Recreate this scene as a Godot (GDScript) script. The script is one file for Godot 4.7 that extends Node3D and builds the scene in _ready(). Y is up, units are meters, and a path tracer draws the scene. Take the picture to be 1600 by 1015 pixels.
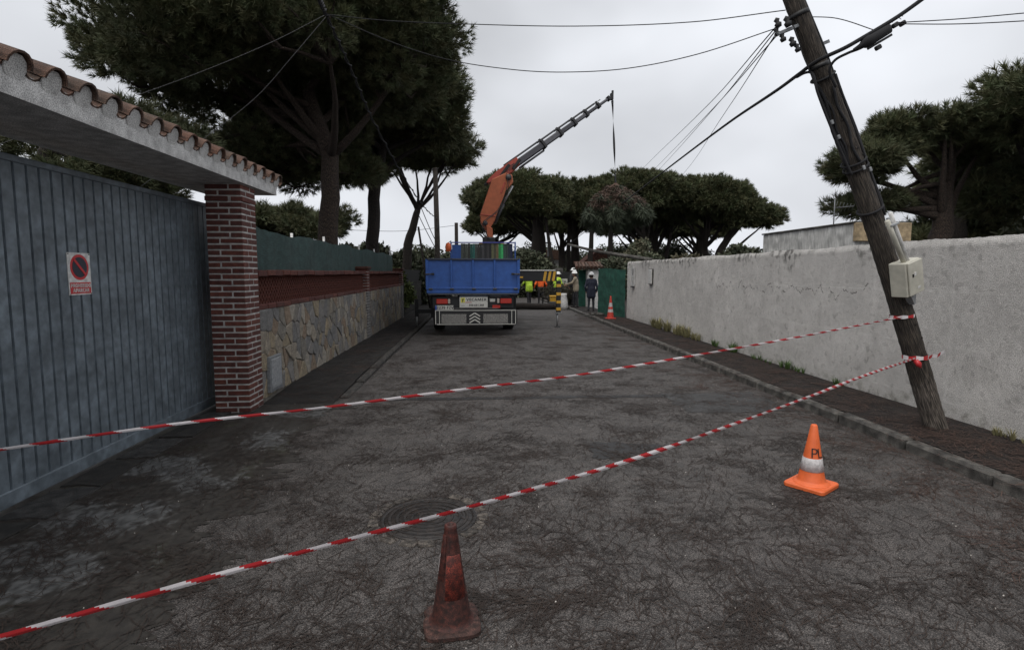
extends Node3D

const H := 1.65
var taken := {}
var M := {}
var TX := {}
var rng := RandomNumberGenerator.new()

# ---------------------------------------------------------------- naming
func numbered(parent: Node, called: String) -> String:
	var key := str(parent.get_instance_id()) + "/" + called
	var n: int = taken.get(key, 0)
	taken[key] = n + 1
	return called if n == 0 else "%s_%03d" % [called, n]

func put(o: Node3D, called: String, parent: Node = self) -> Node3D:
	o.name = numbered(parent, called)
	parent.add_child(o, true)
	return o

func tag(o: Node3D, label: String, category: String, group := "") -> Node3D:
	o.set_meta("label", label)
	o.set_meta("category", category)
	if group != "":
		o.set_meta("group", group)
	return o

func thing(called: String, label: String, category: String, at := Vector3.ZERO, turn := 0.0, group := "") -> Node3D:
	var o := Node3D.new()
	o.position = at
	o.rotation.y = turn
	put(o, called)
	return tag(o, label, category, group)

# a part; its mesh is in the thing's own axes, or in world axes when world is true
func part(parent: Node3D, called: String, mesh: Mesh, m: Material, at := Vector3.ZERO, world := false) -> MeshInstance3D:
	var o := MeshInstance3D.new()
	o.mesh = mesh
	o.material_override = m
	o.position = at
	if world:
		var p: Node = parent
		while p != self and p is Node3D:
			o.position -= (p as Node3D).position
			p = p.get_parent()
	put(o, called, parent)
	return o

func structure(called: String, mesh: Mesh, m: Material, at := Vector3.ZERO) -> MeshInstance3D:
	var o := MeshInstance3D.new()
	o.mesh = mesh
	o.material_override = m
	o.position = at
	put(o, called)
	o.set_meta("kind", "structure")
	return o

# ---------------------------------------------------------------- mesh helpers
func begin(smooth := false) -> SurfaceTool:
	var st := SurfaceTool.new()
	st.begin(Mesh.PRIMITIVE_TRIANGLES)
	st.set_smooth_group(0 if smooth else -1)
	return st

func done(st: SurfaceTool) -> ArrayMesh:
	st.generate_normals()
	return st.commit()

# corners anticlockwise as seen from outside
func tri(st: SurfaceTool, a: Vector3, b: Vector3, c: Vector3) -> void:
	st.add_vertex(a); st.add_vertex(c); st.add_vertex(b)

func quad(st: SurfaceTool, a: Vector3, b: Vector3, c: Vector3, d: Vector3) -> void:
	tri(st, a, b, c); tri(st, a, c, d)

func box(st: SurfaceTool, c: Vector3, s: Vector3, bs := Basis.IDENTITY) -> void:
	var h := s * 0.5
	var p := []
	for k in 8:
		p.append(c + bs * Vector3(h.x if k & 1 else -h.x, h.y if k & 2 else -h.y, h.z if k & 4 else -h.z))
	quad(st, p[4], p[5], p[7], p[6])
	quad(st, p[1], p[0], p[2], p[3])
	quad(st, p[5], p[1], p[3], p[7])
	quad(st, p[0], p[4], p[6], p[2])
	quad(st, p[6], p[7], p[3], p[2])
	quad(st, p[0], p[1], p[5], p[4])

# box with chamfered edges
func cbox(st: SurfaceTool, c: Vector3, s: Vector3, ch: float, bs := Basis.IDENTITY) -> void:
	var h := s * 0.5
	var f := func(x: float, y: float, z: float) -> Vector3: return c + bs * Vector3(x, y, z)
	for ax in 3:
		for sg in [-1.0, 1.0]:
			var u := (ax + 1) % 3
			var v := (ax + 2) % 3
			var pts := []
			for q in [[-1, -1], [1, -1], [1, 1], [-1, 1]]:
				var w := Vector3.ZERO
				w[ax] = sg * h[ax]
				w[u] = q[0] * (h[u] - ch)
				w[v] = q[1] * (h[v] - ch)
				pts.append(c + bs * w)
			if sg < 0:
				pts.reverse()
			quad(st, pts[0], pts[1], pts[2], pts[3])
	for ax in 3:
		var u := (ax + 1) % 3
		var v := (ax + 2) % 3
		for su in [-1.0, 1.0]:
			for sv in [-1.0, 1.0]:
				var a := Vector3.ZERO
				var b := Vector3.ZERO
				a[u] = su * h[u]; a[v] = sv * (h[v] - ch)
				b[v] = sv * h[v]; b[u] = su * (h[u] - ch)
				var e := h[ax] - ch
				var a0 := a; a0[ax] = -e
				var a1 := a; a1[ax] = e
				var b0 := b; b0[ax] = -e
				var b1 := b; b1[ax] = e
				if su * sv > 0:
					quad(st, c + bs * a0, c + bs * b0, c + bs * b1, c + bs * a1)
				else:
					quad(st, c + bs * b0, c + bs * a0, c + bs * a1, c + bs * b1)
	for k in 8:
		var g := Vector3(1 if k & 1 else -1, 1 if k & 2 else -1, 1 if k & 4 else -1)
		var a: Vector3 = f.call(g.x * h.x, g.y * (h.y - ch), g.z * (h.z - ch))
		var b: Vector3 = f.call(g.x * (h.x - ch), g.y * h.y, g.z * (h.z - ch))
		var d: Vector3 = f.call(g.x * (h.x - ch), g.y * (h.y - ch), g.z * h.z)
		if g.x * g.y * g.z > 0:
			tri(st, a, b, d)
		else:
			tri(st, b, a, d)

func box_mesh(c: Vector3, s: Vector3, ch := 0.0) -> ArrayMesh:
	var st := begin()
	if ch > 0: cbox(st, c, s, ch)
	else: box(st, c, s)
	return done(st)

# tube along points with a radius at each
func tube(st: SurfaceTool, pts: Array, rad: Array, n := 8, wobble := 0.0, seed_ := 0) -> void:
	var rings := []
	var ref := Vector3.UP
	var t0: Vector3 = (pts[1] - pts[0]).normalized()
	if absf(t0.dot(ref)) > 0.9: ref = Vector3.RIGHT
	var side := t0.cross(ref).normalized()
	for i in pts.size():
		var a: Vector3 = pts[maxi(i - 1, 0)]
		var b: Vector3 = pts[mini(i + 1, pts.size() - 1)]
		var t := (b - a).normalized()
		side = (side - t * side.dot(t)).normalized()
		var up := side.cross(t)
		var ring := []
		for k in n:
			var ang := TAU * k / n
			var r: float = rad[i]
			if wobble > 0.0:
				r *= 1.0 + wobble * sin(ang * 3.0 + i * 1.7 + seed_) * 0.6 + wobble * sin(ang * 5.0 - i * 2.3 + seed_ * 2.1) * 0.5
			ring.append(pts[i] + (side * cos(ang) + up * sin(ang)) * r)
		rings.append(ring)
	for i in rings.size() - 1:
		for k in n:
			var k2 := (k + 1) % n
			quad(st, rings[i][k2], rings[i][k], rings[i + 1][k], rings[i + 1][k2])
	for e in [0, rings.size() - 1]:
		var c: Vector3 = pts[e]
		for k in n:
			var k2 := (k + 1) % n
			if e == 0: tri(st, c, rings[e][k], rings[e][k2])
			else: tri(st, c, rings[e][k2], rings[e][k])

func tube_mesh(pts: Array, rad: Array, n := 8, wobble := 0.0, seed_ := 0) -> ArrayMesh:
	var st := begin(true)
	tube(st, pts, rad, n, wobble, seed_)
	return done(st)

# profile of (radius, height) pairs turned round y
func lathe(st: SurfaceTool, prof: Array, n := 24, from := 0.0, to := TAU, c := Vector3.ZERO) -> void:
	for i in prof.size() - 1:
		for k in n:
			var a0 := from + (to - from) * k / n
			var a1 := from + (to - from) * (k + 1) / n
			var p0: Vector2 = prof[i]
			var p1: Vector2 = prof[i + 1]
			var q00 := c + Vector3(cos(a0) * p0.x, p0.y, sin(a0) * p0.x)
			var q01 := c + Vector3(cos(a1) * p0.x, p0.y, sin(a1) * p0.x)
			var q10 := c + Vector3(cos(a0) * p1.x, p1.y, sin(a0) * p1.x)
			var q11 := c + Vector3(cos(a1) * p1.x, p1.y, sin(a1) * p1.x)
			if p0.x < 1e-5: tri(st, q00, q10, q11)
			elif p1.x < 1e-5: tri(st, q00, q10, q01)
			else: quad(st, q01, q00, q10, q11)

# a flat outline (x, y) given depth along z, with a chamfer at the front (+z)
func prism(st: SurfaceTool, poly: PackedVector2Array, z0: float, z1: float, bs := Basis.IDENTITY, at := Vector3.ZERO, bevel := 0.0) -> void:
	if Geometry2D.is_polygon_clockwise(poly):
		poly = poly.duplicate(); poly.reverse()
	var front := poly
	var c := Vector2.ZERO
	for p in poly: c += p
	c /= poly.size()
	if bevel > 0.0:
		front = PackedVector2Array()
		for p in poly:
			front.append(p + (c - p).normalized() * bevel)
	var zs := z1 - bevel
	var idx := Geometry2D.triangulate_polygon(front)
	for k in range(0, idx.size(), 3):
		var a := front[idx[k]]
		var b := front[idx[k + 1]]
		var d := front[idx[k + 2]]
		if (b - a).cross(d - a) < 0:
			var s := b; b = d; d = s
		tri(st, at + bs * Vector3(a.x, a.y, z1), at + bs * Vector3(b.x, b.y, z1), at + bs * Vector3(d.x, d.y, z1))
		tri(st, at + bs * Vector3(b.x, b.y, z0), at + bs * Vector3(a.x, a.y, z0), at + bs * Vector3(d.x, d.y, z0))
	for k in poly.size():
		var a := poly[k]
		var b := poly[(k + 1) % poly.size()]
		quad(st, at + bs * Vector3(a.x, a.y, z0), at + bs * Vector3(b.x, b.y, z0), at + bs * Vector3(b.x, b.y, zs), at + bs * Vector3(a.x, a.y, zs))
		if bevel > 0.0:
			var fa := front[k]
			var fb := front[(k + 1) % poly.size()]
			quad(st, at + bs * Vector3(a.x, a.y, zs), at + bs * Vector3(b.x, b.y, zs), at + bs * Vector3(fb.x, fb.y, z1), at + bs * Vector3(fa.x, fa.y, z1))

func text_mesh(t: String, size: float, depth := 0.003, bold := 700) -> TextMesh:
	var m := TextMesh.new()
	var f := SystemFont.new()
	f.font_names = PackedStringArray(["Droid Sans"])
	f.font_weight = bold
	m.font = f
	m.text = t
	m.font_size = 32
	m.pixel_size = size / 32.0
	m.depth = depth
	return m

# ---------------------------------------------------------------- materials
func noise_tex(key: String, freq: float, lo: float, hi: float, type := FastNoiseLite.TYPE_SIMPLEX_SMOOTH, octaves := 4, size := 512, sd := 1, mid := 0.5) -> NoiseTexture2D:
	var n := FastNoiseLite.new()
	n.seed = sd
	n.noise_type = type
	n.frequency = freq
	n.fractal_octaves = octaves
	n.fractal_type = FastNoiseLite.FRACTAL_FBM
	var t := NoiseTexture2D.new()
	t.width = size; t.height = size
	t.seamless = true
	t.noise = n
	var g := Gradient.new()
	g.offsets = PackedFloat32Array([0.18, mid, 0.85])
	g.colors = PackedColorArray([Color(lo, lo, lo), Color((lo + hi) * 0.5, (lo + hi) * 0.5, (lo + hi) * 0.5), Color(hi, hi, hi)])
	t.color_ramp = g
	TX[key] = t
	return t

func lin(r: float, g: float, b: float) -> Color:
	return Color(r, g, b).linear_to_srgb()

func plain(c: Color, rough := 0.7, metal := 0.0) -> StandardMaterial3D:
	var m := StandardMaterial3D.new()
	m.albedo_color = c
	m.roughness = rough
	m.metallic = metal
	return m

# grained surface: a fine and a coarse greyscale pattern multiplied on a base colour, both fixed in the world
func grained(c: Color, rough: float, fine: String, s1: float, coarse := "", s2 := 0.3, bump := 0.0, bump_tex := "", world := true, stretch := Vector3.ONE) -> StandardMaterial3D:
	var m := plain(c, rough)
	m.albedo_texture = TX[fine]
	m.uv1_triplanar = true
	m.uv1_world_triplanar = world
	m.uv1_scale = Vector3.ONE * s1 * stretch
	m.uv1_triplanar_sharpness = 4.0
	if coarse != "":
		m.detail_enabled = true
		m.detail_albedo = TX[coarse]
		m.detail_blend_mode = BaseMaterial3D.BLEND_MODE_MUL
		m.detail_uv_layer = BaseMaterial3D.DETAIL_UV_2
		m.uv2_triplanar = true
		m.uv2_world_triplanar = world
		m.uv2_scale = Vector3.ONE * s2
	if bump > 0.0:
		m.heightmap_enabled = true
		m.heightmap_texture = TX[bump_tex if bump_tex != "" else fine]
		m.heightmap_scale = bump
	return m

func make_materials() -> void:
	noise_tex("grit", 0.12, 0.35, 1.0, FastNoiseLite.TYPE_SIMPLEX, 3, 512, 3)
	noise_tex("speck", 0.3, 0.2, 1.0, FastNoiseLite.TYPE_VALUE_CUBIC, 2, 512, 5)
	noise_tex("blotch", 0.012, 0.5, 1.0, FastNoiseLite.TYPE_SIMPLEX_SMOOTH, 5, 512, 8)
	noise_tex("soft", 0.02, 0.8, 1.0, FastNoiseLite.TYPE_SIMPLEX_SMOOTH, 5, 512, 9)
	noise_tex("lump", 0.05, 0.0, 1.0, FastNoiseLite.TYPE_SIMPLEX_SMOOTH, 4, 512, 12)
	noise_tex("wood", 0.05, 0.3, 1.0, FastNoiseLite.TYPE_SIMPLEX_SMOOTH, 5, 512, 14)
	noise_tex("weave", 0.2, 0.6, 1.0, FastNoiseLite.TYPE_VALUE, 2, 256, 15)
	noise_tex("gloss", 0.015, 0.58, 0.82, FastNoiseLite.TYPE_SIMPLEX_SMOOTH, 4, 512, 21)
	noise_tex("stucco", 0.09, 0.35, 1.0, FastNoiseLite.TYPE_SIMPLEX, 4, 512, 27, 0.42)
	noise_tex("plaster", 0.1, 0.66, 1.0, FastNoiseLite.TYPE_SIMPLEX, 4, 512, 26, 0.4)
	noise_tex("paint", 0.02, 0.93, 1.0, FastNoiseLite.TYPE_SIMPLEX_SMOOTH, 4, 256, 28)
	M.asphalt = grained(lin(0.205, 0.18, 0.166), 0.8, "speck", 1.5, "soft", 0.35, 0.6, "speck")
	M.asphalt.roughness_texture = TX.gloss
	M.asphalt.roughness = 0.95
	M.patch = grained(lin(0.13, 0.127, 0.127), 0.75, "speck", 1.6, "soft", 0.4, 0.3, "speck")
	M.tar = grained(lin(0.03, 0.028, 0.028), 0.6, "grit", 2.0)
	M.earth = grained(lin(0.07, 0.055, 0.042), 0.95, "grit", 1.0, "blotch", 0.2, 1.5)
	M.litter = grained(lin(0.085, 0.062, 0.052), 0.95, "grit", 2.2, "blotch", 0.5, 1.5)
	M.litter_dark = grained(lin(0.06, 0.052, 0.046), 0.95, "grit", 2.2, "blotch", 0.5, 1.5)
	M.kerb = grained(lin(0.33, 0.31, 0.28), 0.85, "grit", 2.5, "blotch", 0.8, 0.4)
	M.mortar = grained(lin(0.68, 0.65, 0.62), 0.9, "plaster", 3.0, "soft", 0.7, 0.3)
	M.brick = []
	for c in [[0.28, 0.078, 0.056], [0.22, 0.062, 0.046], [0.33, 0.1, 0.068], [0.25, 0.085, 0.066]]:
		M.brick.append(grained(lin(c[0], c[1], c[2]), 0.85, "grit", 3.0, "soft", 1.3, 0.3))
	M.terracotta = grained(lin(0.24, 0.085, 0.055), 0.9, "grit", 2.0, "blotch", 0.9, 0.3)
	M.lattice = grained(lin(0.3, 0.09, 0.06), 0.9, "grit", 2.0, "soft", 0.9)
	M.tile = []
	for c in [[0.33, 0.16, 0.105], [0.28, 0.15, 0.10], [0.36, 0.2, 0.14], [0.25, 0.155, 0.11]]:
		M.tile.append(grained(lin(c[0], c[1], c[2]), 0.9, "grit", 2.0, "blotch", 1.6, 0.4))
	M.render_white = grained(lin(0.82, 0.81, 0.79), 0.9, "plaster", 1.4, "soft", 0.6, 0.25)
	M.stone = []
	for c in [[0.34, 0.29, 0.22], [0.27, 0.25, 0.225], [0.36, 0.29, 0.19], [0.22, 0.21, 0.195], [0.30, 0.22, 0.15], [0.40, 0.355, 0.285], [0.25, 0.225, 0.185]]:
		M.stone.append(grained(lin(c[0] * 1.75, c[1] * 1.78, c[2] * 1.85), 0.9, "stucco", 1.6, "soft", 1.1, 0.6))
	M.joint = grained(lin(0.42, 0.385, 0.33), 0.95, "grit", 2.5, "soft", 0.8, 0.5)
	M.gate = grained(lin(0.19, 0.23, 0.265), 0.5, "soft", 0.9, "soft", 0.23)
	M.mesh_green = grained(lin(0.055, 0.108, 0.1), 0.85, "weave", 3.0, "soft", 0.5, 0.15, "weave", true, Vector3(0.15, 3.0, 0.15))
	M.mesh_green.backlight_enabled = true
	M.mesh_green.backlight = lin(0.02, 0.05, 0.04)
	M.mesh_bright = grained(lin(0.025, 0.15, 0.105), 0.85, "weave", 3.0, "soft", 0.5, 0.15, "weave", true, Vector3(0.2, 3.0, 0.2))
	M.white_paint = grained(lin(0.72, 0.71, 0.69), 0.6, "soft", 1.5)
	M.sign_red = plain(lin(0.5, 0.03, 0.035), 0.4)
	M.sign_blue = plain(lin(0.02, 0.025, 0.04), 0.4)
	M.black = plain(lin(0.012, 0.012, 0.013), 0.6)
	M.cable = plain(lin(0.012, 0.012, 0.014), 0.9)
	M.steel = plain(lin(0.4, 0.4, 0.4), 0.4, 0.8)
	M.grey_metal = grained(lin(0.2, 0.21, 0.22), 0.5, "soft", 2.0)
	M.bark = grained(lin(0.27, 0.19, 0.145), 0.95, "wood", 1.0, "grit", 1.2, 4.0, "wood", true, Vector3(2.2, 0.55, 2.2))
	M.bark_dark = grained(lin(0.15, 0.115, 0.095), 0.95, "wood", 1.0, "grit", 1.2, 4.0, "wood", true, Vector3(2.2, 0.55, 2.2))
	M.pole_wood = grained(lin(0.15, 0.125, 0.105), 0.9, "wood", 1.0, "soft", 0.8, 0.9, "wood", false, Vector3(4.0, 0.22, 4.0))
	M.pole_foot = grained(lin(0.3, 0.255, 0.215), 0.95, "wood", 1.0, "soft", 0.8, 0.9, "wood", false, Vector3(4.0, 0.22, 4.0))
	M.pole_foot.vertex_color_use_as_albedo = true
	M.leaf = plain(Color.WHITE, 0.75)
	M.leaf.vertex_color_use_as_albedo = true
	M.leaf.backlight_enabled = true
	M.leaf.backlight = Color(0.25, 0.25, 0.18)
	M.tint = plain(Color.WHITE, 0.8)
	M.tint.vertex_color_use_as_albedo = true
	M.tape = plain(Color.WHITE, 0.4)
	M.tape.vertex_color_use_as_albedo = true
	M.tape.backlight_enabled = true
	M.tape.backlight = Color(0.3, 0.3, 0.3)
	M.truck_blue = grained(lin(0.028, 0.10, 0.36), 0.5, "paint", 1.2, "paint", 0.6)
	M.truck_grey = grained(lin(0.13, 0.15, 0.19), 0.6, "grit", 1.5)
	M.orange = grained(lin(0.47, 0.125, 0.05), 0.6, "paint", 1.2, "paint", 0.5)
	M.red_paint = grained(lin(0.42, 0.07, 0.045), 0.5, "paint", 1.2)
	M.boom_grey = grained(lin(0.045, 0.045, 0.054), 0.6, "paint", 1.2)
	M.yellow = grained(lin(0.6, 0.33, 0.03), 0.55, "paint", 2.0)
	M.cone = grained(lin(0.74, 0.14, 0.036), 0.55, "paint", 2.0)
	M.cone_white = grained(lin(0.6, 0.57, 0.57), 0.5, "soft", 3.0)
	M.cone_old = grained(lin(0.17, 0.046, 0.032), 0.75, "blotch", 5.0, "grit", 3.0)
	M.cone_old_base = grained(lin(0.19, 0.085, 0.065), 0.8, "blotch", 4.0, "grit", 3.0)
	M.cone_sleeve = grained(lin(0.38, 0.055, 0.03), 0.7, "blotch", 4.0, "grit", 2.0)
	M.cast_iron = grained(lin(0.06, 0.045, 0.038), 0.55, "grit", 3.0, "blotch", 2.0)
	M.sett = grained(lin(0.34, 0.29, 0.245), 0.85, "grit", 2.5, "blotch", 3.0, 0.5)
	M.cream = grained(lin(0.54, 0.52, 0.44), 0.6, "paint", 2.0, "paint", 0.8)
	M.ochre = grained(lin(0.5, 0.38, 0.23), 0.85, "soft", 1.0, "soft", 0.4)
	M.glass_red = plain(lin(0.4, 0.03, 0.02), 0.25)
	M.glass_dark = plain(lin(0.02, 0.025, 0.03), 0.12)
	noise_tex("flake", 0.09, -0.9, 1.6, FastNoiseLite.TYPE_SIMPLEX, 4, 256, 29)
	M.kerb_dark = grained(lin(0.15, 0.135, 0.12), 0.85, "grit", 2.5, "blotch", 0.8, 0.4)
	M.slab = grained(lin(0.13, 0.125, 0.12), 0.8, "speck", 2.5, "blotch", 1.2, 0.3)
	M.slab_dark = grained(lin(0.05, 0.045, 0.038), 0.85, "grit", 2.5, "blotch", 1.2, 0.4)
	M.grey_light = grained(lin(0.33, 0.34, 0.35), 0.5, "soft", 2.0)
	M.old_wall = grained(lin(0.06, 0.05, 0.042), 0.95, "grit", 1.5, "blotch", 0.6, 1.0)
	M.render_grey = grained(lin(0.36, 0.34, 0.31), 0.95, "grit", 2.0, "blotch", 0.7, 0.6)
	M.grey_dark = plain(lin(0.045, 0.045, 0.048), 0.5)
	M.grey_wire = plain(lin(0.09, 0.09, 0.095), 0.5)
	M.cone_old_tip = grained(lin(0.19, 0.042, 0.028), 0.65, "blotch", 5.0, "grit", 3.0)
	M.cone_red = grained(lin(0.55, 0.055, 0.035), 0.55, "paint", 2.0)
	M.sett_dark = grained(lin(0.2, 0.17, 0.145), 0.85, "grit", 2.5, "blotch", 3.0, 0.5)
	M.truck_edge = grained(lin(0.06, 0.075, 0.12), 0.6, "grit", 1.5)
	M.rail_violet = plain(lin(0.06, 0.07, 0.30), 0.5)
	M.trim_white = grained(lin(0.55, 0.54, 0.5), 0.55, "paint", 3.0)
	M.worn_plate = grained(lin(0.62, 0.6, 0.56), 0.6, "flake", 3.0, "", 0.3)
	M.lens_white = plain(lin(0.4, 0.34, 0.3), 0.3)
	M.plate_blue = plain(lin(0.02, 0.06, 0.3), 0.4)
	M.logo_yellow = plain(lin(0.55, 0.5, 0.1), 0.5)
	M.logo_olive = plain(lin(0.12, 0.12, 0.03), 0.5)
	M.boom_pale = grained(lin(0.085, 0.085, 0.097), 0.6, "paint", 1.2)
	M.cut_branch = grained(lin(0.2, 0.115, 0.08), 0.9, "wood", 1.5)
	M.helmet = plain(lin(0.75, 0.75, 0.74), 0.35)
	M.hair = plain(lin(0.03, 0.02, 0.015), 0.7)
	M.rubber = plain(lin(0.02, 0.02, 0.02), 0.85)

# ---------------------------------------------------------------- vegetation
func rdir() -> Vector3:
	return Vector3(rng.randfn(), rng.randfn(), rng.randfn()).normalized()

# a shoot with needles round it
func tuft_mesh(n: int, length: float, width: float, sd: int) -> ArrayMesh:
	rng.seed = sd
	var st := begin()
	for k in n:
		var a := TAU * rng.randf()
		var el := rng.randf_range(0.15, 1.25)
		var d := Vector3(cos(a) * sin(el), cos(el), sin(a) * sin(el))
		var s := Vector3(0, rng.randf() * length * 0.5, 0)
		var w := d.cross(rdir()).normalized() * width * 0.5
		var l := length * rng.randf_range(0.6, 1.0)
		tri(st, s - w, s + w, s + d * l)
	return done(st)

func leaf_mesh(n: int, size: float, sd: int) -> ArrayMesh:
	rng.seed = sd
	var st := begin()
	for k in n:
		var d := rdir()
		var u := d.cross(rdir()).normalized()
		var c := rdir() * size * 1.3
		tri(st, c, c + (d * 0.5 + u * 0.28) * size, c + d * size)
		tri(st, c, c + d * size, c + (d * 0.5 - u * 0.28) * size)
	return done(st)

func multi(parent: Node, called: String, mesh: Mesh, m: Material, xf: Array, cols: Array) -> MultiMeshInstance3D:
	var mm := MultiMesh.new()
	mm.transform_format = MultiMesh.TRANSFORM_3D
	mm.use_colors = true
	mm.mesh = mesh
	mm.instance_count = xf.size()
	for k in xf.size():
		mm.set_instance_transform(k, xf[k])
		mm.set_instance_color(k, cols[k])
	var o := MultiMeshInstance3D.new()
	o.multimesh = mm
	o.material_override = m
	put(o, called, parent)
	return o

func aim(d: Vector3, scale: float) -> Basis:
	var y := d.normalized()
	var x := y.cross(Vector3(0.3, 0.1, 0.9)).normalized()
	var z := x.cross(y)
	return Basis(x, y, z).rotated(y, rng.randf() * TAU).scaled(Vector3.ONE * scale)

func clump(xf: Array, cols: Array, c: Vector3, pr: float, n: int, out: Vector3, col: Color, scale: float, flat := 0.6, droop := 0.5) -> void:
	var tone := rng.randf_range(0.75, 1.2)
	for k in n:
		var o := rdir()
		o.y *= flat
		var p := c + o * pr * pow(rng.randf(), 0.4)
		var up := (o + out * 0.5 + Vector3.UP * droop + rdir() * 0.35).normalized()
		xf.append(Transform3D(aim(up, scale * rng.randf_range(0.7, 1.25)), p))
		var t := tone * rng.randf_range(0.8, 1.2)
		cols.append(Color(col.r * t * rng.randf_range(0.9, 1.2), col.g * t, col.b * t))

# blobs: [centre, radii, number of pads]; world coordinates, the thing stands at trunk[0]
func pine(called: String, label: String, group: String, trunk: Array, radii: Array, blobs: Array, tm: Mesh, per_pad: int, pad_r: float, col: Color, scale: float, nl: int, bark: Material, sd: int, fork := 0.7) -> Node3D:
	rng.seed = sd
	var base: Vector3 = trunk[0]
	var t := thing(called, label, "tree", base, 0.0, group)
	var tp := []
	var tr := []
	for i in trunk.size() - 1:
		for s in 4:
			tp.append((trunk[i] as Vector3).lerp(trunk[i + 1], s / 4.0) - base + rdir() * radii[i] * 0.12)
			tr.append(lerpf(radii[i], radii[i + 1], s / 4.0))
	tp[0] = Vector3(0, -0.3, 0)
	tp.append(trunk[-1] - base); tr.append(radii[-1])
	part(t, "trunk", tube_mesh(tp, tr, 14, 0.06, sd), bark)
	var pads := []
	var xf := []
	var cols := []
	for b in blobs:
		for k in b[2]:
			var d := rdir()
			if d.y < -0.45: d.y = -0.45 * rng.randf()
			var c: Vector3 = b[0] + d * (b[1] as Vector3) * pow(rng.randf_range(0.25, 1.0), 0.45) - base
			if absf(c.x - tp[-1].x) < 1.0 and c.z > -0.3 and c.y < tp[-1].y + 0.3: continue
			var pr := pad_r * rng.randf_range(0.65, 1.35)
			pads.append(c)
			clump(xf, cols, c, pr, int(per_pad * pr * pr / (pad_r * pad_r)), d, col, scale)
	var crown := multi(t, "crown", tm, M.leaf, xf, cols)
	crown.set_meta("kind", "stuff")
	var limbs := []
	var n0: int = tp.size()
	var mains := []
	for l in nl:
		var target: Vector3 = pads[rng.randi() % pads.size()]
		var i := int(lerpf(n0 * fork, n0 - 1, l / maxf(1.0, nl - 1.0)))
		var s: Vector3 = tp[i]
		var mid := s.lerp(target, 0.5) + Vector3(0, (target.y - s.y) * -0.12 + 0.1, 0) + rdir() * 0.25
		var pts := []
		var rr := []
		var r0: float = minf(tr[i] * 0.62, 0.17)
		for q in 8:
			var u := q / 7.0
			pts.append(s.lerp(mid, u).lerp(mid.lerp(target, u), u) + rdir() * 0.05 * u)
			rr.append(lerpf(r0, 0.025, pow(u, 0.7)))
		var st := begin(true)
		tube(st, pts, rr, 8, 0.05, l)
		limbs.append(st)
		mains.append(pts)
	for p in pads:
		var best := 0
		var bd := 1e9
		var from := Vector3.ZERO
		for l in mains.size():
			for q in [3, 4, 5, 6]:
				var dd: float = (mains[l][q] as Vector3).distance_to(p)
				if dd < bd:
					bd = dd; best = l; from = mains[l][q]
		if bd < 0.2: continue
		var m2: Vector3 = from.lerp(p, 0.5) + rdir() * 0.18 * bd - Vector3(0, 0.1 * bd, 0)
		tube(limbs[best], [from, from.lerp(m2, 0.6) + rdir() * 0.04, m2, m2.lerp(p, 0.5) + rdir() * 0.05, p], [0.035 + 0.012 * minf(bd, 2.0), 0.035, 0.03, 0.022, 0.012], 5)
	for st in limbs:
		part(t, "limb", done(st), bark)
	return t

func shrub(called: String, label: String, group: String, at: Vector3, size: Vector3, n: int, per: int, col: Color, leaf: Mesh, scale: float, sd: int) -> Node3D:
	rng.seed = sd
	var t := thing(called, label, "shrub", at, 0.0, group)
	var xf := []
	var cols := []
	var st := begin(true)
	for k in n:
		var d := rdir()
		d.y = absf(d.y)
		var c := Vector3(d.x * size.x, size.y * (0.15 + 0.8 * d.y * rng.randf_range(0.5, 1.0)), d.z * size.z) * Vector3(rng.randf_range(0.4, 1.0), 1, rng.randf_range(0.4, 1.0))
		clump(xf, cols, c, minf(size.x, size.y) * rng.randf_range(0.22, 0.4), per, d, col, scale, 0.8, 0.3)
		if k % 3 == 0:
			tube(st, [Vector3(c.x * 0.1, -0.1, c.z * 0.1), c * 0.5 + rdir() * 0.05, c], [0.04, 0.025, 0.01], 5)
	multi(t, "foliage", leaf, M.leaf, xf, cols).set_meta("kind", "stuff")
	part(t, "stem", done(st), M.bark_dark)
	return t

# ---------------------------------------------------------------- ground litter
func needle_clump(n: int, spread: float, sd: int) -> ArrayMesh:
	rng.seed = sd
	var st := begin()
	var main := rng.randf() * TAU
	for k in n:
		var c := Vector3(rng.randfn() * spread, 0.003 + rng.randf() * 0.008, rng.randfn() * spread * 0.45).rotated(Vector3.UP, main)
		var a := main + rng.randfn() * 0.7
		var l := rng.randf_range(0.045, 0.12)
		var bend := rng.randfn() * 0.38
		var w := rng.randf_range(0.0012, 0.0024)
		var p := c
		for s in 3:
			var d := Vector3(cos(a), rng.randfn() * 0.02, -sin(a))
			var q := p + d * l / 3.0
			var u := Vector3(sin(a), 0, cos(a)) * w
			quad(st, p - u, p + u, q + u, q - u)
			p = q
			a += bend * 0.5
	return done(st)

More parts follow.
